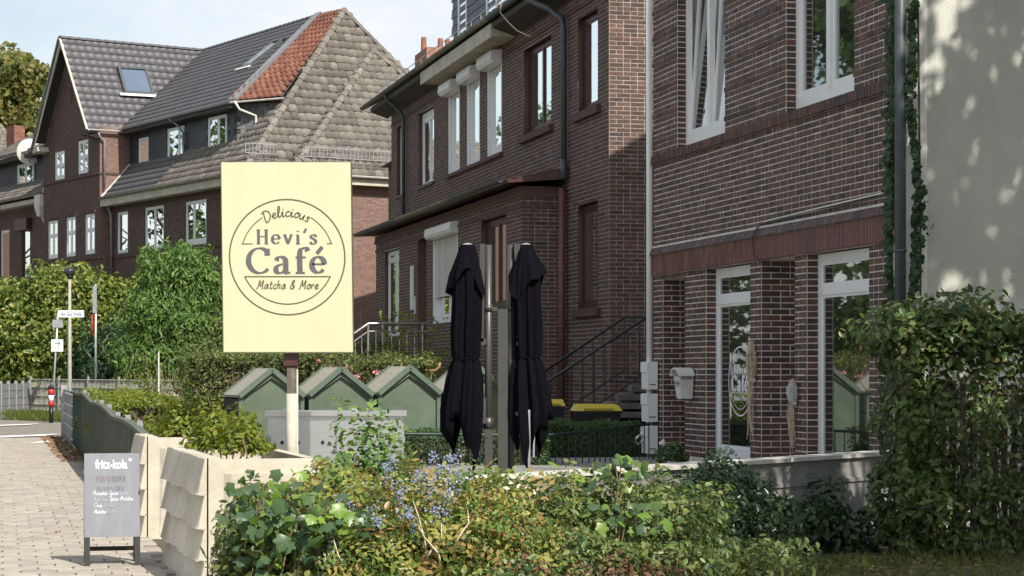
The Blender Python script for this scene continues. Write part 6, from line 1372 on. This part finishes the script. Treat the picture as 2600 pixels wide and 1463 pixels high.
# ---------------- planter shrubs
for near, L, lab, n, u in (((-2.42,16.3),2.75,'yellow green shrub growing in the nearest planter',2600,0),((at(376,1376,21.6).x,21.6),1.15,'yellow green shrub growing in the second planter',2600,1)):
    t = plant('planter_shrub', lab, 'shrub', (*near,1.0), TH_A+.03, 'shrubs in the cream planters'); Cs = []; Ns = []
    for i in range(6 if u else 5):
        xx = .9+i*(L-1.1)/5 if not u else .3+i*(L-.5)/5
        C, N = blob(n//6, (xx,-.46+random.uniform(-.12,.12),.06), (.26,.26,.26+.08*random.random()), .2, .6, half=True); Cs.append(C); Ns.append(N)
    leaves('foliage', np.vstack(Cs), np.vstack(Ns)+np.array((0,0,.5)), .062, 'oval', LM['lime'], t, .6)
    mb = MB(); [mb.tube([(.5+i*.35,-.45,-.05),(.5+i*.35+random.uniform(-.1,.1),-.45+random.uniform(-.1,.1),.2)], .008, 4) for i in range(6)]; mb.build('stems', M['twig'], t)['kind'] = 'stuff'
# ---------------- garden hedges
def hedge(label, x0, x1, y0, y1, z1, n, lm, size=.05, z0=.05, rz=0.0, sides=('f','t','l','r'), amp=.03, name='clipped_hedge', core=True, depth=.12, kind='oval'):
    cx, cy = (x0+x1)/2, (y0+y1)/2; t = plant(name, label, 'hedge', (cx,cy,0), rz)
    C, N = boxy(n, x0-cx, x1-cx, y0-cy, y1-cy, z0, z1, depth, amp, sides); leaves('foliage', C, N+np.array((0,0,.35)), size, kind, lm, t, .6)
    if core: MB().box(x0-cx+.12,x1-cx-.12,y0-cy+.12,y1-cy-.12,z0,z1-.12).build('branches', M['twig_dark'], t)
    return t
hedge('tall rounded garden hedge behind the green bin sheds', gl(470,32.5), gl(800,32.5), 32.3, 33.4, 1.98, 16000, LM['hedge'], .06, amp=.05, depth=.18)
hedge('garden hedge with pink roses behind the middle bin sheds', gl(800,33.0), gl(1095,33.0), 32.9, 33.9, 1.92, 11000, LM['hedge'], .062, amp=.07, depth=.2)
hedge('low box hedge behind the metal railing beside the cafe corner', gl(1385,31.6), gl(1625,31.6), 31.3, 32.1, .98, 9000, LM['box'], .042, amp=.04, rz=.12)
hedge('low box hedge behind the metal railing under the parasols', -3.1, gl(1390,28.6), 28.3, 29.0, .93, 12000, LM['box'], .042, amp=.03)
hedge('yellow green clipped hedge behind the weathered fence', gl(302,44), gl(470,44), 36.0, 46.0, 1.22, 16000, LM['lime'], .085, amp=.08, rz=math.radians(14), depth=.2)
hedge('fresh green garden shrubs behind the second planter', gl(420,31), gl(560,31), 27.0, 33.0, .95, 9000, LM['lime'], .07, amp=.10, rz=math.radians(14), depth=.2)
rs = plant('rose_bush', 'pink roses blooming above the hedge by the bin sheds', 'roses', (gl(850,32.7),32.7,0)); Cs = []
for (u, v) in ((808,920),(852,938),(882,938),(888,945),(905,958),(960,945)):
    p = at(u,v,32.6); Cs.append(rng.normal(0,.028,(16,3))+np.array((p.x-rs.location.x,-.1,p.z)))
C = np.vstack(Cs); leaves('flowers', C, np.tile((0,-.7,.5),(len(C),1)), .05, 'quad', LM['rose'], rs, .6)['kind'] = 'stuff'
C, N = blob(900, (0,0,1.75), (.75,.35,.35), .2, .6); leaves('foliage', C, N, .06, 'oval', LM['hedge'], rs, .6)
mb = MB(); r = random.Random(3); [branch(mb, (r.uniform(-.7,.7),0,0), (r.uniform(-.2,.2),-.1,1), 1.8, .012, 1, r) for i in range(10)]; mb.build('stems', M['twig_dark'], rs)['kind'] = 'stuff'
# rambling plant on the steel railing and shrubs by the porch
rb = plant('rambling_rose', 'rambling rose shoots over the stainless railing', 'shrub', (gl(1030,44.8),44.8,0)); C, N = blob(900, (-.3,0,1.75), (1.3,.4,.45), .3, .8); C2 = np.c_[rng.uniform(-.6,.9,260), rng.normal(0,.15,260), rng.uniform(1.6,3.0,260)]
leaves('foliage', np.vstack([C,C2]), np.vstack([N,np.tile((0,-.6,.6),(260,1))]), .11, 'oval', LM['lime'], rb, .6)
MB().tube([(-.6,0,0),(-.4,-.1,1.9),(0,-.1,2.75),(.45,-.1,2.2),(.7,-.05,1.9)], .016, 5).tube([(.5,0,0),(.5,-.1,2.0),(.7,-.1,2.8)], .014, 5).build('stems', M['twig'], rb)
shp = plant('porch_shrub', 'bushy shrub between the sign and the porch corner', 'shrub', (gl(935,52),52,0)); Cs=[]; Ns=[]
for dx, zz, rr in ((-.9,2.4,.75),(0,2.2,.8),(.6,1.9,.7),(-.3,1.5,1.1)): C, N = blob(900, (dx,0,zz), (rr,.6,.65), .2, .6); Cs.append(C); Ns.append(N)
leaves('foliage', np.vstack(Cs), np.vstack(Ns)+np.array((0,0,.3)), .13, 'spray', LM['hedge'], shp, .7); MB().tube([(0,0,0),(0,0,1.6)], .05, 6).build('trunk', M['bark'], shp)
# ---------------- big shrubs before the far houses
def mass(name, label, cat, u, Y, mounds, lm, size, n, kind='quad', jit=.6, up=None, core=None, trunk=True, bias=None):
    t = plant(name, label, cat, (gl(u,Y),Y,0)); Cs=[]; Ns=[]; tot = sum(m[3]*m[5] for m in mounds)
    for i, (du, dy, z, rx, ry, rz_) in enumerate(mounds):
        C, N = blob(int(n*rx*rz_/tot), (du*Y/F, dy, z), (rx,ry,rz_), .20, .5, 4.5, i*1.7); Cs.append(C); Ns.append(N)
    C, N = np.vstack(Cs), np.vstack(Ns); k = C[:,2] > .1; C, N = C[k], N[k]
    val = None if bias is None else np.clip(rng.random(len(C))*.75 + bias(C,N), 0, 1)
    leaves('crown', C, N+np.array((0,-.1,.25)), size, kind, lm, t, jit, val, up, .4)
    mb = MB(); r = random.Random(int(u)); branch(mb, (0,0,0), (0,0,1), mounds[0][2]*.45, .13, 2, r, .7, 4); mb.build('trunk', M['bark'], t); return t
mass('laurel_tree', 'big rounded yellow green laurel in front of the brick gable bay', 'tree', 130, 84.0, [(0,0,3.1,2.4,2.0,2.3),(-100,0,2.6,1.9,1.8,2.4),(90,.3,3.0,1.9,1.8,2.3),(50,0,4.8,1.5,1.5,1.3),(120,0,4.6,1.2,1.3,1.2),(-60,0,4.2,1.5,1.4,1.2),(0,-.4,4.9,1.0,1.1,1.1),(160,0,2.4,1.4,1.5,2.1),(-30,-.9,1.9,1.9,1.3,1.3),(60,-1.1,2.9,1.2,1.0,1.0),(-110,-1.0,3.3,1.1,1.0,.9),(195,.2,3.9,1.1,1.2,1.5)], LM['laurel'], .20, 40000, 'oval', .7, None)
mass('thuja_tree', 'feathery bright green thuja beside the yellow sign', 'tree', 455, 77.0, [(-10,0,3.9,1.5,1.4,2.3),(45,0,3.2,1.6,1.4,2.4),(-55,0,3.3,1.3,1.3,2.4),(90,0,2.4,1.2,1.2,2.2),(-32,-.2,5.2,.95,.9,1.2),(22,-.2,5.3,.95,.9,1.2),(58,-.2,4.3,.9,.9,1.4),(-70,-.2,4.2,.8,.8,1.3),(-25,-.8,1.8,1.9,1.2,1.6),(30,-1.1,2.9,1.0,.7,1.1),(-40,-1.0,3.2,.8,.6,1.0)], LM['thuja'], .21, 40000, 'spray', .75, (0,-.35,.8))
mass('dark_conifer', 'small dark green conifer behind the mesh fence', 'tree', 280, 81.5, [(0,0,1.9,1.3,1.1,1.9),(-40,0,1.5,1.1,1.0,1.4),(40,0,1.5,1.0,1.0,1.4)], LM['conifer'], .26, 7000, 'spray', .6, (0,-.2,.6))
mass('garden_bush', 'dull green bush between the thuja and the tall hedge', 'bush', 520, 60.0, [(0,0,1.4,.9,.8,1.3),(60,0,1.3,.9,.8,1.1)], LM['hedge'], .12, 5000, 'oval', .6)
mass('garden_bush', 'leafy bush filling the gap under the sign board', 'bush', 620, 52.0, [(0,0,1.7,1.0,.8,1.6),(110,0,1.6,1.1,.8,1.4),(-70,0,1.3,.8,.7,1.3)], LM['hedge'], .12, 6000, 'oval', .6)
ds_ = plant('dry_shrub', 'bare straw coloured shrub in front of the mesh fence', 'shrub', (gl(375,68),68,0)); mb = MB(); r = random.Random(9)
for i in range(15): branch(mb, (r.uniform(-.8,.8),r.uniform(-.4,.4),0), (r.uniform(-.4,.4),r.uniform(-.2,.2),1), r.uniform(.8,1.45), .016, 2, r, .6, 3)
mb.build('twigs', mat('dry_twig',(.27,.225,.16),.9,var=.2), ds_); C, N = blob(700, (0,0,1.2), (1.1,.6,1.0), .2, .9); leaves('foliage', C, N, .09, 'quad', LM['lime'], ds_, .8)
# far trees
def big_tree(label, x, y, H_, R_, n, lm, size, seed, trunkr=.3, z0=.35):
    t = plant('broadleaf_tree', label, 'tree', (x,y,0)); r = random.Random(seed); Cs=[]; Ns=[]
    for i in range(22):
        a = r.uniform(0,6.28); rr = R_*math.sqrt(r.random())*.75; zz = H_*(z0+(1-z0)*r.random()**.8)-R_*.2; k = max(.45, 1-((zz/H_-.62)/.55)**2); q = R_*r.uniform(.28,.45)
        C, N = blob(n//22, (rr*k*math.cos(a), rr*k*math.sin(a), zz), (q,q,q*.75), .2, .6, 3, i); Cs.append(C); Ns.append(N)
    C, N = np.vstack(Cs), np.vstack(Ns); leaves('crown', C, N+np.array((0,0,.2)), size, 'quad', lm, t, .7, None, None, .4)
    mb = MB(); mb.tube([(0,0,0),(.05,0,H_*.2),(0,.1,H_*.45),(.1,0,H_*.8)], [trunkr,trunkr*.8,trunkr*.6,trunkr*.2], 8)
    for i in range(9): branch(mb, (0,0,H_*(.25+.05*i)), (r.uniform(-1,1),r.uniform(-1,1),.5), R_*.8, trunkr*.4, 1, r, .6, 3)
    mb.build('trunk', M['bark'], t, True); return t
big_tree('tall olive green tree behind the houses at the left edge', gl(20,128), 128, 21.5, 4.6, 16000, LM['oak'], .42, 3)
big_tree('second tall tree partly cut off by the left edge', gl(-120,135), 135, 20, 5, 8000, LM['oak'], .45, 4)
# trees that shade the cafe corner, and the row across the road that the windows mirror
big_tree('street tree behind the viewer shading the cafe corner', 9.4, 16.4, 14.0, 4.9, 9500, LM['street'], .30, 5, z0=.38)
big_tree('second street tree behind the viewer on the right', 9.3, 8.4, 12.5, 4.6, 7500, LM['street'], .30, 6, z0=.42)
for i, (x, y, h_, r_) in enumerate(((-23,58,16,4.5),(-27,67,17,5),(-31,80,13,5),(-24,49,14,4.5),(-33.5,96,17,5.5),(-22,41,12,4),(-40,114,18,6))):
    big_tree(['low tree across the road mirrored in the cafe windows', 'tree across the road mirrored in the porch windows', 'third tree across the road outside the view', 'small tree across the road near the side street', 'tall tree across the road mirrored in the upper windows', 'round tree across the road nearest the viewer', 'farthest tree across the road'][i], x, y, h_, r_, 5000, LM['street'], .40, 20+i, z0=.22)
hedge('tall unseen hedge added across the road to darken the window reflections', S(45,15.2)[0]-26, S(45,15.2)[0]+26, S(45,15.2)[1]-1, S(45,15.2)[1]+1, 4.2, 9000, LM['street'], .28, rz=TH_A, sides=('f','t','b'), kind='quad', amp=.15, depth=.4)  # unseen, added so the cafe glass mirrors dark leaves instead of bright gaps
# grass verge, lawn and fallen leaves
def scatter(name, n, pts, m, size, kind, z=.01, nrm=(0,-.3,1), up=None, jit=.5):
    P = np.array(pts); a, b = rng.random(n), rng.random(n); Q = (P[0]*((1-a)*(1-b))[:,None]+P[1]*(a*(1-b))[:,None]+P[2]*(a*b)[:,None]+P[3]*((1-a)*b)[:,None])
    C = np.c_[Q, np.full(n, z)+rng.random(n)*.012]; o = leaves(name, C, np.tile(nrm,(n,1)), size, kind, m, None, jit, None, up, .4); o['kind'] = 'stuff'; return o
tag(scatter('grass', 5000, [(-18.9,74.5),(-12.6,66.5),(-13.2,68.5),(-19.0,78.5)], LM['grass'], .28, 'blade', 0, (0,-1,.2), (0,0,1), .3), 'strip of sunny grass below the mesh fence', 'grass')
tag(scatter('grass', 5000, [(.8,16.4),(7.5,15.5),(6.5,21),(3.0,19.0)], LM['grass'], .09, 'blade', 0, (0,-1,.2), (0,0,1), .4), 'thin shaded lawn at the foot of the hedge', 'grass')
tag(scatter('fallen_leaves', 1700, [(.8,16.4),(7.0,16.0),(6.0,21),(3.0,19.0)], LM['litter'], .06, 'oval', .03, (0,0,1), None, .25), 'brown fallen leaves on the shaded lawn', 'leaves')
e0, e1, e2, e3 = S(24,-.2), S(39,-.2), S(39,.35), S(24,.25)
tag(scatter('fallen_leaves', 420, [e0[:2],e1[:2],e2[:2],e3[:2]], LM['litter'], .13, 'oval', .03, (0,-.2,1), None, .3), 'orange fallen leaves along the fence foot', 'leaves')
e0, e1, e2, e3 = S(2,.0), S(30,.0), S(30,3.3), S(2,3.3)
tag(scatter('fallen_leaves', 130, [e0[:2],e1[:2],e2[:2],e3[:2]], LM['litter'], .05, 'oval', .03, (0,0,1), None, .2), 'few dry leaves scattered on the paving', 'leaves')
shrub('pavement_weed', 'green weeds growing at the foot of the teal fence', [(270,44.0,.55,.5,.5,.2),(292,40.0,.5,.4,.5,.2)], LM['thuja'], 'oval', .09, 900, 'weeds', nt=8, seed=30)
